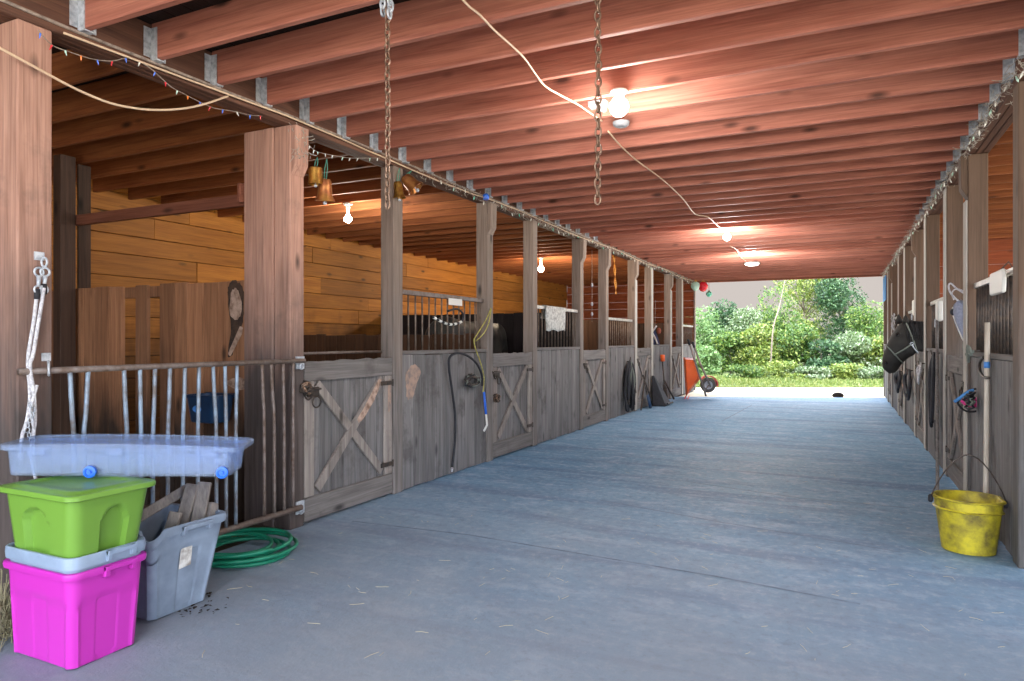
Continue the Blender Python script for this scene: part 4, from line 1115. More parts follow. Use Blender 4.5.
def blade(mat, w, h):
    def f(t, a, d):
        m = MB(); u = Vector((0, 1, 0)); u = (u-d*u.dot(d)).normalized(); nn = d.cross(u)
        vs = []
        for s, (ww, q, dd) in enumerate(((w*.5, h, 0), (w*.5, .05, .02), (w*.25, -.02+.0, .03))):
            for k in range(5):
                x = (k/2-1)*ww; vs.append(a+u*x+d*q+nn*(dd+.03*(k/2-1)**2))
        fs = [(i*5+k, i*5+k+1, (i+1)*5+k+1, (i+1)*5+k) for i in range(2) for k in range(4)]
        m.add(vs, fs); o = m.build('blade', mat, t, smooth=True); s = o.modifiers.new('thick', 'SOLIDIFY'); s.thickness = .006
    return f
def fork(mat):
    def f(t, a, d):
        u = Vector((0, 1, 0)); u = (u-d*u.dot(d)).normalized(); m = MB()
        m.tube([a+d*.30-u*.14, a+d*.33, a+d*.30+u*.14], .012, 6)
        for k in range(6): m.tube([a+d*.31+u*(k/5-.5)*.28, a+d*.1+u*(k/5-.5)*.3, a+u*(k/5-.5)*.3], .007, 5)
        m.build('tines', mat, t, smooth=True)
    return f
lean((641, 410), (646, 371), .016, 'iron', 'dark-handled tool leaning left of the pair by the fourth crossed door', 'stable_broom', 'broom', None)
lean((653, 406), (643, 375), .016, 'iron', 'dark tool with teal blade leaning by the fourth crossed door', 'stable_shovel', 'shovel', blade('feeder', .24, .30))
lean((666, 400), (662, 357), .016, 'iron', 'long-handled fork with an orange grip leaning on the fourth left stall front', 'manure_fork', 'fork', fork('iron'))
a = on_x(662.5, 355, XL+.05); b = on_x(662.8, 361, XL+.05)
g = [o for o in COL.objects if o.get('label', '').startswith('long-handled fork')][0]
MB().tube([a, b], .05, 10).build('orange_grip', 'orange', g, smooth=True)
lean((674, 399), (664, 380), .02, 'iron', 'short dark tool leaning low beside the orange-gripped fork', 'short_rake', 'rake', None)
c = on_x(660, 392, XL+.15)
t = thing('dustpan_bin', (c.x, c.y, 0), 'dark folded stable scoop standing at the foot of the orange-gripped fork', 'scoop')
z1 = on_x(658, 374, XL+.1).z
m = MB(); y0 = on_x(657, 400, XL+.15).y; y1 = on_x(665, 400, XL+.15).y
m.add([(XL+.05, y0, .0), (XL+.32, y0+.05, 0), (XL+.30, y1-.05, 0), (XL+.06, y1, 0), (XL+.03, y0+.02, z1), (XL+.07, y0+.08, z1*.98), (XL+.10, y1-.25, .42), (XL+.05, y1-.1, .40)],
      [(0, 3, 2, 1), (4, 5, 6, 7), (0, 1, 5, 4), (1, 2, 6, 5), (2, 3, 7, 6), (3, 0, 4, 7)])
m.build('scoop_pan', 'black', t, bevel=.02)
MB().tube([(XL+.33, (y0+y1)/2-.2, .05), (XL+.345, (y0+y1)/2+.2, .05)], .02, 8).build('scoop_lip', 'iron', t)
# orange wheelbarrow stood on its nose at the open end
def barrow():
    base = on_z(700, 398, 0); 
    t = thing('wheelbarrow', base, 'orange wheelbarrow stood upright against the last left post by the open end', 'wheelbarrow')
    zc = 15.9
    Q = lambda px, py, dz=0: at_depth(px, py, zc+dz)
    # tub seen from its side: deep pan, open side toward the wall
    rings = []
    def quad(sc_, dz):
        return [Q(684.0, 357.5, dz), Q(694.5, 358.5, dz), Q(700.0, 378, dz), Q(686.5, 396, dz)]
    outer = quad(1, -.30); inner = quad(1, .32)
    c = sum(outer, Vector())/4
    m = MB(); N_ = 4
    rim1 = [p for p in inner]; 
    o1 = [c+(p-c)*.86 for p in outer]
    m.loft([o1, [p.lerp(q, .25) for p, q in zip(outer, inner)], inner], True, False)
    i1 = [c+(p-c)*.94 for p in [p.lerp(q, .97) for p, q in zip(outer, inner)]]; i2 = [c+(p-c)*.8 for p in [p.lerp(q, .1) for p, q in zip(outer, inner)]]
    m.loft([inner, i1, i2], False, True)
    m.build('tub', 'orange', t, bevel=.02)
    MB().tube([p.lerp(q, .97) for p, q in zip(outer, inner)], .016, 8, closed=True).build('tub_rim', 'orange', t, smooth=True)
    for k, (dz, sx) in enumerate(((-.37, 0), (-.10, 4.5))):
        MB().tube([Q(688+sx, 339+sx*.6, dz), Q(695.5+sx, 363, dz), Q(706+sx*1.1, 396-sx*2, dz)], .022, 8).build('shaft', 'scrap', t, smooth=True)
        MB().tube([Q(688+sx, 339+sx*.6, dz), Q(689.8+sx, 345+sx*.6, dz)], .027, 8).build('grip', 'black', t, smooth=True)
    w = Q(708, 385, 0); side = (Vector((ST*-1, CT, 0)))
    rot = side.to_track_quat('Z', 'Y').to_matrix(); rw = .175
    MB().lathe([(.10, -.045), (.15, -.05), (rw, -.03), (rw+.004, 0), (rw, .03), (.15, .05), (.10, .045), (.10, -.045)], w, 24, rot, False, False).build('tyre', 'tyre', t, smooth=True)
    MB().lathe([(.02, -.05), (.03, -.02), (.10, -.03), (.10, .03), (.03, .02), (.02, .05)], w, 16, rot).build('wheel_hub', 'galv', t, smooth='auto')
    m = MB(); rings = []
    for i in range(9):
        a = math.radians(-10+150*i/8); u = Vector((CT, ST, 0))*math.cos(a)+Vector((0, 0, 1))*math.sin(a)
        rings.append([w+u*.20-side*.07, w+u*.20+side*.07, w+u*.225+side*.07, w+u*.225-side*.07])
    m.loft(rings).build('mudguard', 'red_paint', t)
    for s in (-1, 1): MB().tube([w+side*.06*s, Q(704, 392, .1*s)], .014, 6).build('axle_strut', 'scrap', t, smooth=True)
    for px in (686, 689): MB().tube([Q(px, 396, -.2 if px == 686 else .15), Q(px-1.5, 399.5, -.2)], .016, 6).build('stand_leg', 'red_paint', t)
barrow()

# ================================================================ right row tack
xr = XR-.012
def rq(pts, d=0): return [on_x(px, py, xr-d) for px, py in pts]
# white plastic box on the rail
p = on_x(996, 281, XR-.03); a = on_x(989, 274, XR-.014); b = on_x(1002, 297, XR-.014)
t = thing('plastic_box', p, 'white plastic box clipped to the right grille rail above the broom', 'box')
xc = XR+.06
MB().loft([[Vector((x, y, z)) for y, z in ((b.y+.02, b.z+.03), (b.y+.0, b.z+.12), (b.y+.02, a.z), (a.y-.02, a.z), (a.y, b.z+.12), (a.y-.02, b.z+.03))] for x in (XR-.014, XR+.012)]).build('box_body', 'white', t, bevel=.008)
MB().tube([(XR, (a.y+b.y)/2, a.z-.01), (XR+.06, (a.y+b.y)/2, a.z+.06), (XR+.09, (a.y+b.y)/2, a.z)], .006, 6).build('clip', 'iron', t)
# rail brackets
for (px, py, lb) in ((937, 310, 'white bracket hanging on the grille rail behind the fly mask'), (913, 307, 'white bracket with chain links on the rail above the horse head')):
    p = on_x(px, py, XR-.015)
    t = thing('rail_bracket', p, lb, 'bracket', 'brackets on the right grille rails')
    MB().box(XR-.02, XR+.03, p.y-.10, p.y+.10, p.z-.12, p.z+.10).build('bracket_plate', 'white', t, bevel=.012)
    MB().torus((XR-.03, p.y, p.z-.14), .04, .008, 'X', 14, 6).build('ring', 'galv', t, smooth=True)
p = on_x(892, 322, XR-.03)
bundle(893, 322, .13, 'pale ropes and chain bunched on the far right grille beyond the horse', 'rope', XR+.03, 9, 'rope', 'hanging_rope', None, 1.4, ['rope', 'galv', 'strap'], -1)
p = on_x(885, 288, XR-.02)
t = tag(MB().box(XR-.02, XR-.006, 17.6, 18.6, on_x(885, 301, XR).z, on_x(885, 277, XR).z).build('hanging_cloth', 'bluecloth', bevel=.004), 'faded blue cloth strip hung near the last right post', 'cloth')
# fly mask: see-through pale mesh hood hanging from the post
def fly_mask():
    y0 = 6.95; x0 = XR-.06
    P = lambda px, py, dy=0: on_y(px, py, y0+dy)
    t = thing('fly_mask', P(960, 310), 'pale mesh fly mask hanging beside the second right post', 'fly mask')
    cl = [(962, 301, 3.0, .05), (959.5, 306, 5.5, .09), (960, 313, 7.0, .12), (962, 321, 6.8, .12), (964, 330, 5, .10), (966, 338, 3, .07), (967, 344, 1.8, .04)]
    rings = []
    for (px, py, hw, dy) in cl:
        c = P(px, py); w = abs(P(px+hw, py).x-c.x)
        rings.append([c+Vector((w*math.cos(6.283*i/18), dy*math.sin(6.283*i/18), .012*math.sin(i*2.2))) for i in range(18)])
    o = MB().loft(rings, False, False).build('mesh_hood', 'mesh', t, smooth=True)
    s = o.modifiers.new('thick', 'SOLIDIFY'); s.thickness = .004
    # ear loops and bound edges
    MB().tube(smooth_pts([P(*q) for q in ((962, 303), (956, 299), (950, 292), (948.6, 285.5), (951, 283.5), (956, 288), (962, 292), (968, 296))], 4), .008, 6).build('bound_edge', 'rope', t, smooth=True)
    MB().tube(smooth_pts([P(*q, .05) for q in ((954, 300), (952, 293), (956, 289), (964, 291), (969, 294))], 4), .006, 6).build('bound_edge', 'rope', t, smooth=True)
    MB().tube(smooth_pts([P(*q) for q in ((953, 307), (952.5, 313), (957, 325), (962, 338), (965, 342))], 4), .006, 6).build('bound_edge', 'white', t, smooth=True)
    MB().ball(P(954.5, 312), .035, 10, (1, .6, 1)).build('eye_dart', 'black', t, smooth=True)
    MB().tube(smooth_pts([P(*q) for q in ((966, 338), (963.5, 345), (964.5, 351), (968, 353))], 4), .010, 6).build('chin_strap', 'strap', t, smooth=True)
    MB().tube(smooth_pts([P(*q, -.1) for q in ((969, 308), (973, 316), (979, 323), (984, 329), (987, 330))], 4), .016, 6).build('dark_strap', 'black', t, smooth=True)
    MB().tube(smooth_pts([P(*q, -.1) for q in ((987, 328), (987, 337), (983, 345), (978, 352), (973, 358))], 4), .009, 6).build('lead_cord', 'ropeyellow', t, smooth=True)
    m = MB(); 
    for q in ((983, 331), (986, 329), (969, 297), (968, 291)): m.torus(P(*q, -.1), .022, .006, 'Y', 12, 6)
    m.build('metal_ring', 'galv', t, smooth=True)
    MB().tube([P(968, 292), (XR+.01, y0-.1, P(968, 291).z+.01)], .008, 6).build('hanging_hook', 'iron', t)
fly_mask()
t = bundle(969, 400, .13, 'pink and blue webbing halter hung on the second right post', 'pinkcloth', XR-.0, 6, 'halter', 'webbing_halter', None, .55, ['black', 'black', 'strap'], -1)
m = MB(); c = on_x(969, 402, XR-.09)
m.loft([[on_y(px, py, yy) for px, py in ((959, 401), (966, 397), (974, 398), (984, 395), (985, 404), (975, 408), (965, 406))] for yy in (6.36, 6.42)]).build('nose_pad', 'pinkcloth', t, bevel=.012)
MB().tube(smooth_pts([on_y(px, py, 6.34) for px, py in ((954, 402), (961, 397), (968, 392), (974, 390))], 4), .013, 6).build('blue_strap', 'bluecloth', t, smooth=True)
MB().tube(smooth_pts([on_y(px, py, 6.38) for px, py in ((984, 391), (975, 389), (964, 394), (958, 403), (966, 411), (980, 410), (985, 400))], 4), .009, 6, closed=True).build('strap_loop', 'black', t, smooth=True)
# black lead ropes, bridles
def loop_lead(px, pt, pb, w, label, mat, rr=.011, name='hanging_lead_rope', group='black lead ropes and straps on the right row', tail=None):
    c = on_x(px, pt, xr-.04); b = on_x(px, pb, xr-.04)
    t = thing(name, c, label, 'lead rope', group)
    for k in range(3):
        y = c.y+R.uniform(-.05, .05); ww = w*R.uniform(.6, 1.1); zb = b.z+R.uniform(0, .12)*(k > 0)
        MB().tube(smooth_pts([(c.x, y, c.z), (c.x-.02, y+ww, (c.z*.7+zb*.3)), (c.x-.02, y+ww*.8, zb+.06), (c.x-.02, y, zb), (c.x-.03, y-ww*.8, zb+.06), (c.x-.02, y-ww, c.z*.7+zb*.3), (c.x, y, c.z+.01)], 5), rr, 6).build('rope_loop', mat, t, smooth=True)
    MB().tube([c+Vector((.05, 0, .01)), c+Vector((-.02, 0, .0)), c+Vector((-.03, 0, .04))], .008, 6).build('wall_hook', 'iron', t, smooth=True)
    if tail: MB().tube([on_x(*q, xr-.05) for q in tail], .008, 6).build('rope_tail', mat, t, smooth=True)
    return t
loop_lead(934, 354, 426, .16, 'long black lead rope looped on the right stall front before the horse', 'black', .016, tail=[(935, 420), (935.5, 445), (937, 458)])
loop_lead(909, 371, 399, .45, 'dark bridle loops hanging below the horse muzzle', 'black', .020, 'bridle')
loop_lead(921, 364, 384, .20, 'short pale lead rope hanging just below the horse neck', 'rope', .012)
loop_lead(899, 372, 392, .5, 'farther dark strap hanging beyond the horse muzzle', 'black', .022)
loop_lead(972, 352, 362, .10, 'small grey strap on the top rail of the right door by the fly mask', 'strap', .009)
# handle leaning before the horse
b = on_x(937.5, 463, XR-.20); b.z = .02; tp = on_x(937, 321, XR-.02)
t = tool(b, tp, .014, 'rail', 'thin grey handle leaning on the right row in front of the horse', 'leaning_pole', 'pole')
# hook and tag details
p = on_x(984, 356, XR-.03)
t = thing('hose_hanger', p, 'curved dark hook on the right stall front beside the broom', 'hook')
MB().tube(smooth_pts([on_x(px, py, XR-.04) for px, py in ((984, 357), (980, 362), (980, 371), (984, 377), (989, 378))], 5), .010, 8).build('hook_body', 'iron', t, smooth=True)
# ================================================================ horses
def ering(c, a, b, w, lat, n=16):
    """ellipse through top point a and bottom point b, half width w along lat"""
    m = (a+b)/2; h = (a-b)/2
    return [m+h*math.cos(6.2832*i/n)+lat*w*math.sin(6.2832*i/n) for i in range(n)]
def remesh(o, vox, it=6):
    r = o.modifiers.new('remesh', 'REMESH'); r.mode = 'VOXEL'; r.voxel_size = vox; r.use_smooth_shade = True
    s = o.modifiers.new('smooth', 'SMOOTH'); s.factor = .5; s.iterations = it
def horse(T, lat, neck, head, label, loc, with_halter=True, vox=.02):
    """T(x, z, side) maps body length x, height z, sideways offset to world; neck/head: list of (top, bottom, half width)"""
    t = thing('horse', loc, label, 'horse')
    m = MB()
    body = [(0.0, 1.40, 1.02, .11), (.10, 1.46, .88, .19), (.35, 1.50, .76, .25), (.75, 1.47, .70, .28), (1.15, 1.49, .74, .28), (1.45, 1.53, .84, .26), (1.65, 1.46, .92, .21), (1.74, 1.36, 1.04, .11)]
    m.loft([ering(0, T(x, a, 0), T(x, b, 0), w, lat) for x, a, b, w in body])
    m.loft([ering(0, a, b, w, lat) for a, b, w in neck+head])
    for s in (-1, 1):
        o = .15*s
        fl_ = [(.22, 1.0, .11), (.20, .72, .075), (.19, .48, .052), (.20, .44, .055), (.20, .22, .036), (.195, .13, .044), (.175, .06, .05), (.165, .005, .062)]
        hl = [(1.52, 1.15, .19), (1.48, .85, .13), (1.55, .66, .085), (1.64, .52, .055), (1.635, .46, .06), (1.61, .22, .04), (1.60, .13, .046), (1.575, .06, .05), (1.565, .005, .062)]
        for ch in (fl_, hl):
            m.tube([T(x, z, o) for x, z, r in ch], [r for x, z, r in ch], 12)
    o = m.build('horse_body', 'horse', t, smooth=True); remesh(o, vox)
    # tail
    m = MB()
    for k in range(7):
        q = R.uniform(-.05, .05); m.tube(smooth_pts([T(1.70, 1.42, q*.3), T(1.82, 1.25, q), T(1.84, .9, q*1.3), T(1.80, .45, q)], 4), [.03]*4+[.035]*5+[.03]*3+[.008], 6)
    m.build('tail', 'mane', t, smooth=True)
    return t
yh = 10.4; xh = lambda px, py, dy=0: on_y(px, py, yh+dy)
T = lambda x, z, s: Vector((1.62+x, yh+s, z))
lat = Vector((0, 1, 0))
neck = [(Vector((1.95, yh, 1.46)), Vector((1.85, yh, .95)), .20), (Vector((1.62, yh, 1.55)), Vector((1.52, yh, 1.02)), .16), (Vector((1.25, yh, 1.58)), Vector((1.20, yh, 1.20)), .12),
        (xh(928, 324), xh(928, 351), .105), (xh(917, 323), xh(920, 352), .10), (xh(908, 321), xh(916, 350), .095)]
head = [(xh(901, 322), xh(917, 351), .095), (xh(895, 328), xh(915, 355), .10), (xh(889.5, 337), xh(909, 358), .09), (xh(885.5, 347), xh(902, 364), .068), (xh(882.5, 355), xh(899, 369), .066), (xh(881.5, 361), xh(896, 373), .066), (xh(882.5, 368), xh(889, 374), .045)]
t = horse(T, lat, neck, head, 'dark horse leaning its haltered head out over a right stall door', (1.62, yh, 0))
for s, (px, py) in ((1, (899, 314)), (-1, (905, 315))):
    b = xh(px+.8, 324); b.y += s*.05; tp = xh(px, py); tp.y += s*.06
    m = MB(); d = tp-b
    m.loft([ering(0, b+d*f+Vector((w, 0, 0)), b+d*f-Vector((w, 0, 0)), w*.6, lat, 10) for f, w in ((0, .03), (.35, .042), (.7, .026), (1, .004))])
    m.build('ear', 'horse', t, smooth=True)
m = MB()
for k in range(14):
    f = k/13; a = xh(905+f*22, 321.5+1.6*f, 0); m.tube([a, a+Vector((.0, -.03-.02*R.random(), .0)), a+Vector((.02, -.10, -.10-.08*R.random())), a+Vector((.03, -.115, -.20-.1*R.random()))], [.02, .018, .014, .004], 6)
m.build('mane', 'mane', t, smooth=True)
e = xh(897.5, 335, -.092); MB().ball(e, .022, 10).build('eye', 'eye', t, smooth=True)
MB().tube([xh(895, 333.5, -.10), xh(898, 332.3, -.112), xh(901, 333.5, -.105)], [.004, .01, .004], 6).build('brow', 'horse', t, smooth=True)
n_ = xh(886, 363, -.058); MB().ball(n_, .018, 8, (1, .5, 1.3)).build('nostril', 'eye', t, smooth=True)
def band(a, b, w, r, extra=.012):
    rg = ering(0, a+(a-b).normalized()*extra, b-(a-b).normalized()*extra, w+extra, lat, 24); return MB().tube(rg, r, 6, closed=True)
band(xh(886, 345.5), xh(902.5, 363), .074, .009).build('noseband', 'strap', t, smooth=True)
band(xh(905, 321), xh(917, 352), .10, .009).build('throat_strap', 'strap', t, smooth=True)
MB().tube(smooth_pts([xh(894, 355, -.085), xh(903, 350, -.108), xh(912, 344, -.118)], 4), .010, 6).build('cheek_strap', 'strap', t, smooth=True)
MB().tube(smooth_pts([xh(912, 344, -.118), xh(914, 348, -.105), xh(918, 353, -.05)], 4), .009, 6).torus(xh(912, 344, -.12), .02, .005, 'Y', 12, 6).build('halter_ring', 'galv', t, smooth=True)
# the horse in the second left stall, seen as a dark back behind the second crossed door
xl = -4.72
T2 = lambda x, z, s: Vector((xl+s, 9.22-x, z*1.10))
lat2 = Vector((1, 0, 0))
V2 = lambda y, z: Vector((xl, y, z))
neck2 = [(V2(8.75, 1.62), V2(8.75, 1.0), .2), (V2(9.15, 1.62), V2(9.2, 1.10), .15), (V2(9.38, 1.60), V2(9.45, 1.2), .11)]
head2 = [(V2(9.50, 1.52), V2(9.38, 1.18), .09), (V2(9.58, 1.30), V2(9.40, 1.05), .085), (V2(9.62, 1.05), V2(9.48, .92), .06), (V2(9.60, .92), V2(9.52, .86), .05)]
t2 = horse(T2, lat2, neck2, head2, 'black horse back and rump showing above the second crossed door on the left', (xl, 8.4, 0), False, .03)

# ================================================================ the yard
rng_ = np.random.default_rng(5)
def leaves(name, pts, size, mat, parent, up=.35):
    n = len(pts); nr = rng_.normal(size=(n, 3)); nr[:, 2] += up; nr[:, 1] -= .5; nr /= np.linalg.norm(nr, axis=1)[:, None]
    a = rng_.normal(size=(n, 3)); u = np.cross(nr, a); u /= np.linalg.norm(u, axis=1)[:, None]; w = np.cross(nr, u)
    s = size*rng_.uniform(.6, 1.35, n)[:, None]
    v = np.empty((n, 4, 3)); v[:, 0] = pts-u*s; v[:, 1] = pts+w*s*.48+nr*s*.12; v[:, 2] = pts+u*s; v[:, 3] = pts-w*s*.48+nr*s*.12
    me = bpy.data.meshes.new(name); me.vertices.add(n*4); me.vertices.foreach_set('co', v.reshape(-1))
    me.loops.add(n*4); me.polygons.add(n); me.loops.foreach_set('vertex_index', np.arange(n*4, dtype=np.int32))
    me.polygons.foreach_set('loop_start', np.arange(0, n*4, 4, dtype=np.int32))
    me.update(); me.validate(); me.materials.append(MT[mat])
    o = bpy.data.objects.new(name, me); COL.objects.link(o)
    if parent is not None: o.parent = parent; o.matrix_parent_inverse = Matrix.Translation(parent.location).inverted()
    return o
def tree(px, ptop, zc, wpx, mat, label, n=3500, leaf=.075, low=.08, blobs=9, name='leafy_tree', group='trees and bushes beyond the yard', gz=-.03):
    top = at_depth(px, ptop, zc); base = Vector((top.x, top.y, gz)); Hh = top.z-gz; W = wpx/F*zc/2
    t = thing(name, base, label, 'tree' if name == 'leafy_tree' else 'bush', group)
    P = []
    bl = [(0, 0, Hh*.80, W*.55, Hh*.20)]
    for i in range(blobs):
        z = R.uniform(low+.12, .78)*Hh; k = 1-.45*max(0, (z/Hh-.45)/.55); a = R.uniform(0, 6.28); q = R.uniform(.25, .62)*W*k
        bl.append((q*math.cos(a), q*math.sin(a), z, R.uniform(.36, .52)*W, R.uniform(.13, .22)*Hh))
    m_ = int(n*1.5)//len(bl)
    for (dx, dy, z, r, h) in bl:
        d = rng_.normal(size=(m_, 3)); d /= np.linalg.norm(d, axis=1)[:, None]
        d *= (rng_.uniform(.35, 1.06, m_)**.5)[:, None]
        d *= (1+.22*np.sin(d[:, 0]*5+z*3)*np.cos(d[:, 2]*6+dx*4))[:, None]
        q = d*np.array([r, r, h])+np.array([base.x+dx, base.y+dy, base.z+z]); P.append(q)
    P = np.vstack(P); P = P[P[:, 2] > gz+.05]; P[:, 2] = np.minimum(P[:, 2], top.z+rng_.uniform(-.15, .05, len(P)))
    leaves('foliage', P, leaf*.84, mat, t)
    m = MB(); m.tube([base, base+Vector((.05*W, 0, Hh*.3)), base+Vector((-.04*W, 0, Hh*.6)), base+Vector((.0, 0, Hh*.85))], [.035*Hh*.5, .028*Hh*.5, .018*Hh*.5, .006*Hh], 8)
    for i in range(5):
        a = R.uniform(0, 6.28); z = R.uniform(.25, .6)*Hh
        m.tube([base+Vector((0, 0, z)), base+Vector((W*.3*math.cos(a), W*.3*math.sin(a), z+.12*Hh)), base+Vector((W*.55*math.cos(a), W*.55*math.sin(a), z+.2*Hh))], [.012*Hh*.5, .008*Hh*.5, .003*Hh], 6)
    m.build('trunk', 'bark', t, smooth=True)
    return t
tree(700, 306, 30, 70, 'leaf_soft', 'soft pale green tree at the left edge of the yard behind the wheelbarrow', 4200, .085)
tree(723, 299, 31, 46, 'leaf_dark', 'rounded dark green tree crown below the sky left of centre in the yard', 3600)
tree(748, 306, 29, 50, 'leaf_pale', 'grey-green bushy tree right of the rounded dark crown', 3600)
tree(775, 284, 33, 66, 'leaf_mid', 'mid green tree in front of the pale leaning trunk', 4500)
tree(805, 258, 35, 95, 'leaf_yellow', 'tall yellow-green tree rising past the joists at the centre of the opening', 6500)
tree(840, 258, 34, 72, 'leaf_dark', 'tall dark blue-green tree right of the yellow-green one', 6500)
tree(868, 300, 32, 56, 'leaf_mid', 'green tree below the sky at the right side of the opening', 4000)
tree(893, 298, 33, 50, 'leaf_soft', 'pale green tree mostly hidden by the last right post', 3000)
tree(730, 330, 26, 56, 'leaf_mid', 'lower mid green bush in front of the dark rounded crown', 3200, name='leafy_bush')
tree(762, 322, 25.5, 60, 'leaf_yellow', 'yellow-green bush left of the centre of the yard', 3800, name='leafy_bush')
tree(797, 322, 25, 62, 'leaf_mid', 'bush with deep green foliage under the tall yellow-green tree', 3800, name='leafy_bush')
tree(822, 338, 24.5, 56, 'leaf_dark', 'dark green bush in the lower middle of the thicket', 3400, name='leafy_bush')
tree(852, 330, 25, 60, 'leaf_pale', 'pale dusty green bush under the dark blue-green tree', 3600, name='leafy_bush')
tree(880, 335, 24.5, 48, 'leaf_yellow', 'yellowish bush beside the last right post', 2800, name='leafy_bush')
tree(704, 345, 25, 44, 'leaf_soft', 'soft green shrub just right of the wheelbarrow wheel', 2600, name='leafy_bush')
tree(782, 360, 22.8, 54, 'leaf_yellow', 'low yellow-green shrub at the edge of the grass in the middle', 2400, .06, 0, name='leafy_bush')
tree(815, 366, 22.4, 46, 'leaf_pale', 'low pale flowering shrub at the grass edge right of the middle', 2200, .055, 0, name='leafy_bush')
tree(848, 362, 22.4, 56, 'leaf_yellow', 'low yellow-green shrub at the grass edge near the right', 2400, .06, 0, name='leafy_bush')
tree(875, 366, 22, 40, 'leaf_pale', 'low pale shrub in front of the last right post', 1800, .055, 0, name='leafy_bush')
tree(742, 364, 22.8, 50, 'leaf_mid', 'low green shrub at the grass edge left of the middle', 2200, .06, 0, name='leafy_bush')
a = at_depth(770, 352, 24.6); a.z = -.03; q = [a, at_depth(773, 330, 24.6), at_depth(779, 308, 24.8), at_depth(785, 280, 25)]
tag(MB().tube(smooth_pts(q, 4), [.028]*4+[.022]*5+[.014]*4, 8).build('pale_bare_sapling', 'bark', smooth=True), 'thin pale leaning bare trunk among the leaves left of centre', 'trunk')
# grass strip in front of the thicket
def strip(zc0, zc1, x0, x1):
    pts = [at_depth(x0, 340.5, zc0), at_depth(x1, 340.5, zc0), at_depth(x1, 340.5, zc1), at_depth(x0, 340.5, zc1)]
    return [Vector((p.x, p.y, -.02)) for p in pts]
g = MB(); g.add(strip(20.2, 60, 560, 1060), [(0, 1, 2, 3)]); struct(g.build('ground_lawn', 'lawn'))
n = 26000
zc = 20.0+4.4*rng_.random(n)**1.3; px = rng_.uniform(600, 960, n)
lx = (px-512)/F*zc
gx = CT*lx-ST*zc; gy = ST*lx+CT*zc
hgt = rng_.uniform(.06, .2, n)*np.clip((zc-19.8)/1.2, .35, 1)
an = rng_.uniform(0, 6.28, n); w = .016
v = np.empty((n, 4, 3))
dx = np.cos(an)*w; dy = np.sin(an)*w; bx = rng_.normal(0, .06, n); by = rng_.normal(0, .06, n)
v[:, 0] = np.stack([gx-dx, gy-dy, np.full(n, -.03)], 1); v[:, 1] = np.stack([gx+dx, gy+dy, np.full(n, -.03)], 1)
v[:, 2] = np.stack([gx+bx+dx*.4, gy+by+dy*.4, hgt-.03], 1); v[:, 3] = np.stack([gx+bx-dx*.4, gy+by-dy*.4, hgt-.03], 1)
me = bpy.data.meshes.new('grass'); me.vertices.add(n*4); me.vertices.foreach_set('co', v.reshape(-1)); me.loops.add(n*4); me.polygons.add(n)
me.loops.foreach_set('vertex_index', np.arange(n*4, dtype=np.int32)); me.polygons.foreach_set('loop_start', np.arange(0, n*4, 4, dtype=np.int32)); me.update(); me.validate()
me.materials.append(MT['grass']); o = bpy.data.objects.new('grass', me); COL.objects.link(o); o['kind'] = 'stuff'; tag(o, 'sunlit grass strip between the sandy yard and the thicket', 'grass')
c = on_z(838, 396, 0); c.z = -.03
m = MB(); m.loft([[c+Vector((r*1.5*math.cos(6.283*i/10), r*math.sin(6.283*i/10), z)) for i in range(10)] for r, z in ((.07, 0), (.09, .04), (.07, .09), (.03, .12))])
tag(m.build('dark_stone', 'litter', smooth=True), 'small dark lump lying on the bright sand past the end of the aisle', 'stone')
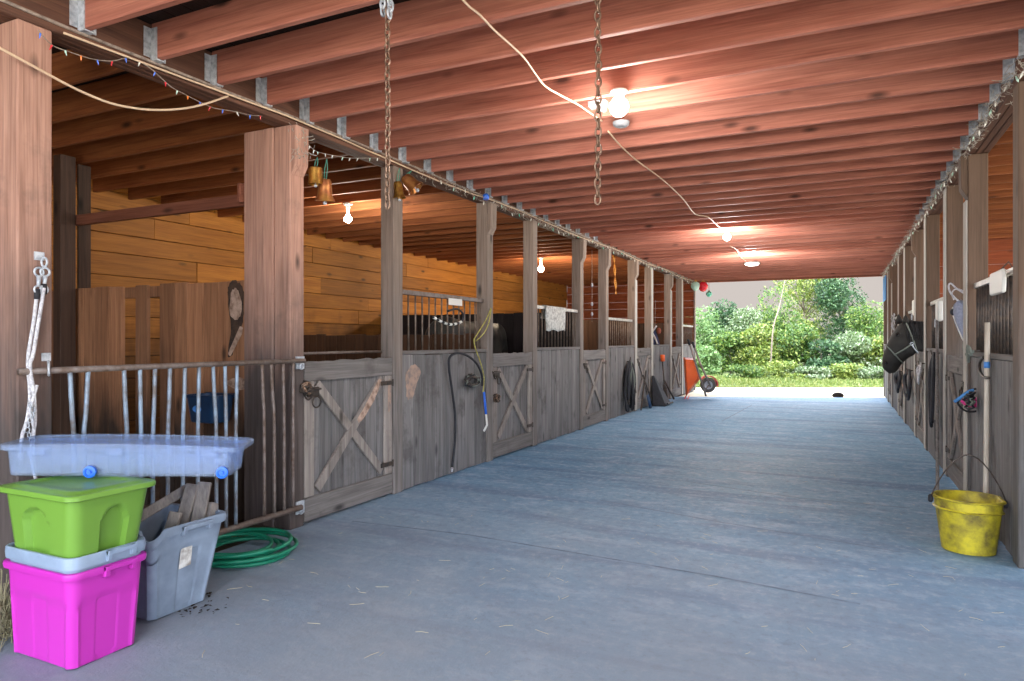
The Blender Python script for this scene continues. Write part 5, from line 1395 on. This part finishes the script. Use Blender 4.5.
# ================================================================ light
def world():
    w = bpy.data.worlds.new('sky'); sc.world = w; w.use_nodes = True; t = w.node_tree; n = t.nodes
    bg = n['Background']; tc = n.new('ShaderNodeTexCoord'); sp = n.new('ShaderNodeSeparateXYZ'); t.links.new(tc.outputs['Generated'], sp.inputs[0])
    mr = n.new('ShaderNodeMapRange'); t.links.new(sp.outputs[1], mr.inputs[0])
    mr.inputs[1].default_value = .1; mr.inputs[2].default_value = -.35
    mr.inputs[3].default_value = 0; mr.inputs[4].default_value = 1; mr.interpolation_type = 'SMOOTHSTEP'
    mx = n.new('ShaderNodeMix'); mx.data_type = 'RGBA'; t.links.new(mr.outputs[0], mx.inputs[0])
    mx.inputs[6].default_value = (.475, .43, .403, 1)
    mx.inputs[7].default_value = (WB*.90, WB*.98, WB*1.12, 1)
    m2 = n.new('ShaderNodeMapRange'); t.links.new(sp.outputs[2], m2.inputs[0]); m2.interpolation_type = 'SMOOTHSTEP'
    m2.inputs[1].default_value = .16; m2.inputs[2].default_value = .42; m2.inputs[3].default_value = 0; m2.inputs[4].default_value = 1
    m3 = n.new('ShaderNodeMix'); m3.data_type = 'RGBA'; t.links.new(m2.outputs[0], m3.inputs[0])
    t.links.new(mx.outputs[2], m3.inputs[6]); m3.inputs[7].default_value = (WT*.88, WT*.97, WT*1.12, 1)
    t.links.new(m3.outputs[2], bg.inputs[0]); bg.inputs[1].default_value = 1.0
WB = 5.6; WT = 6.0
world()
def point(name, p, e, c=(1, .95, .9), r=.05):
    l = bpy.data.lights.new(name, 'POINT'); l.energy = e; l.color = c; l.shadow_soft_size = r
    o = bpy.data.objects.new(name, l); COL.objects.link(o); o.location = p; return o
l = bpy.data.lights.new('sun', 'SUN'); l.energy = 1.4; l.angle = math.radians(2); l.color = (1, .96, .88)
o = bpy.data.objects.new('sun', l); COL.objects.link(o)
o.rotation_euler = Vector((-.55, .25, -1)).to_track_quat('-Z', 'Y').to_euler()

point('bulb_light', L1+Vector((0, 0, -.10)), 60, (1, .96, .92), .09)
point('bulb_light', L2+Vector((0, 0, -.10)), 115, (1, .96, .92), .09)
pd = on_z(752, 263.5, JZ0-.18); point('lamp_light', pd, 120, (1, .96, .92), .1)
point('stall_light', S1+Vector((0, 0, -.12)), 42, (1, .93, .82))
point('stall_light', S2+Vector((0, 0, -.12)), 90, (1, .78, .55))
point('added_light_by_the_entrance', (-1.3, -.5, 2.80), 85, (1, .96, .92), .07)  # added unseen light behind the camera, raking the nearest joists
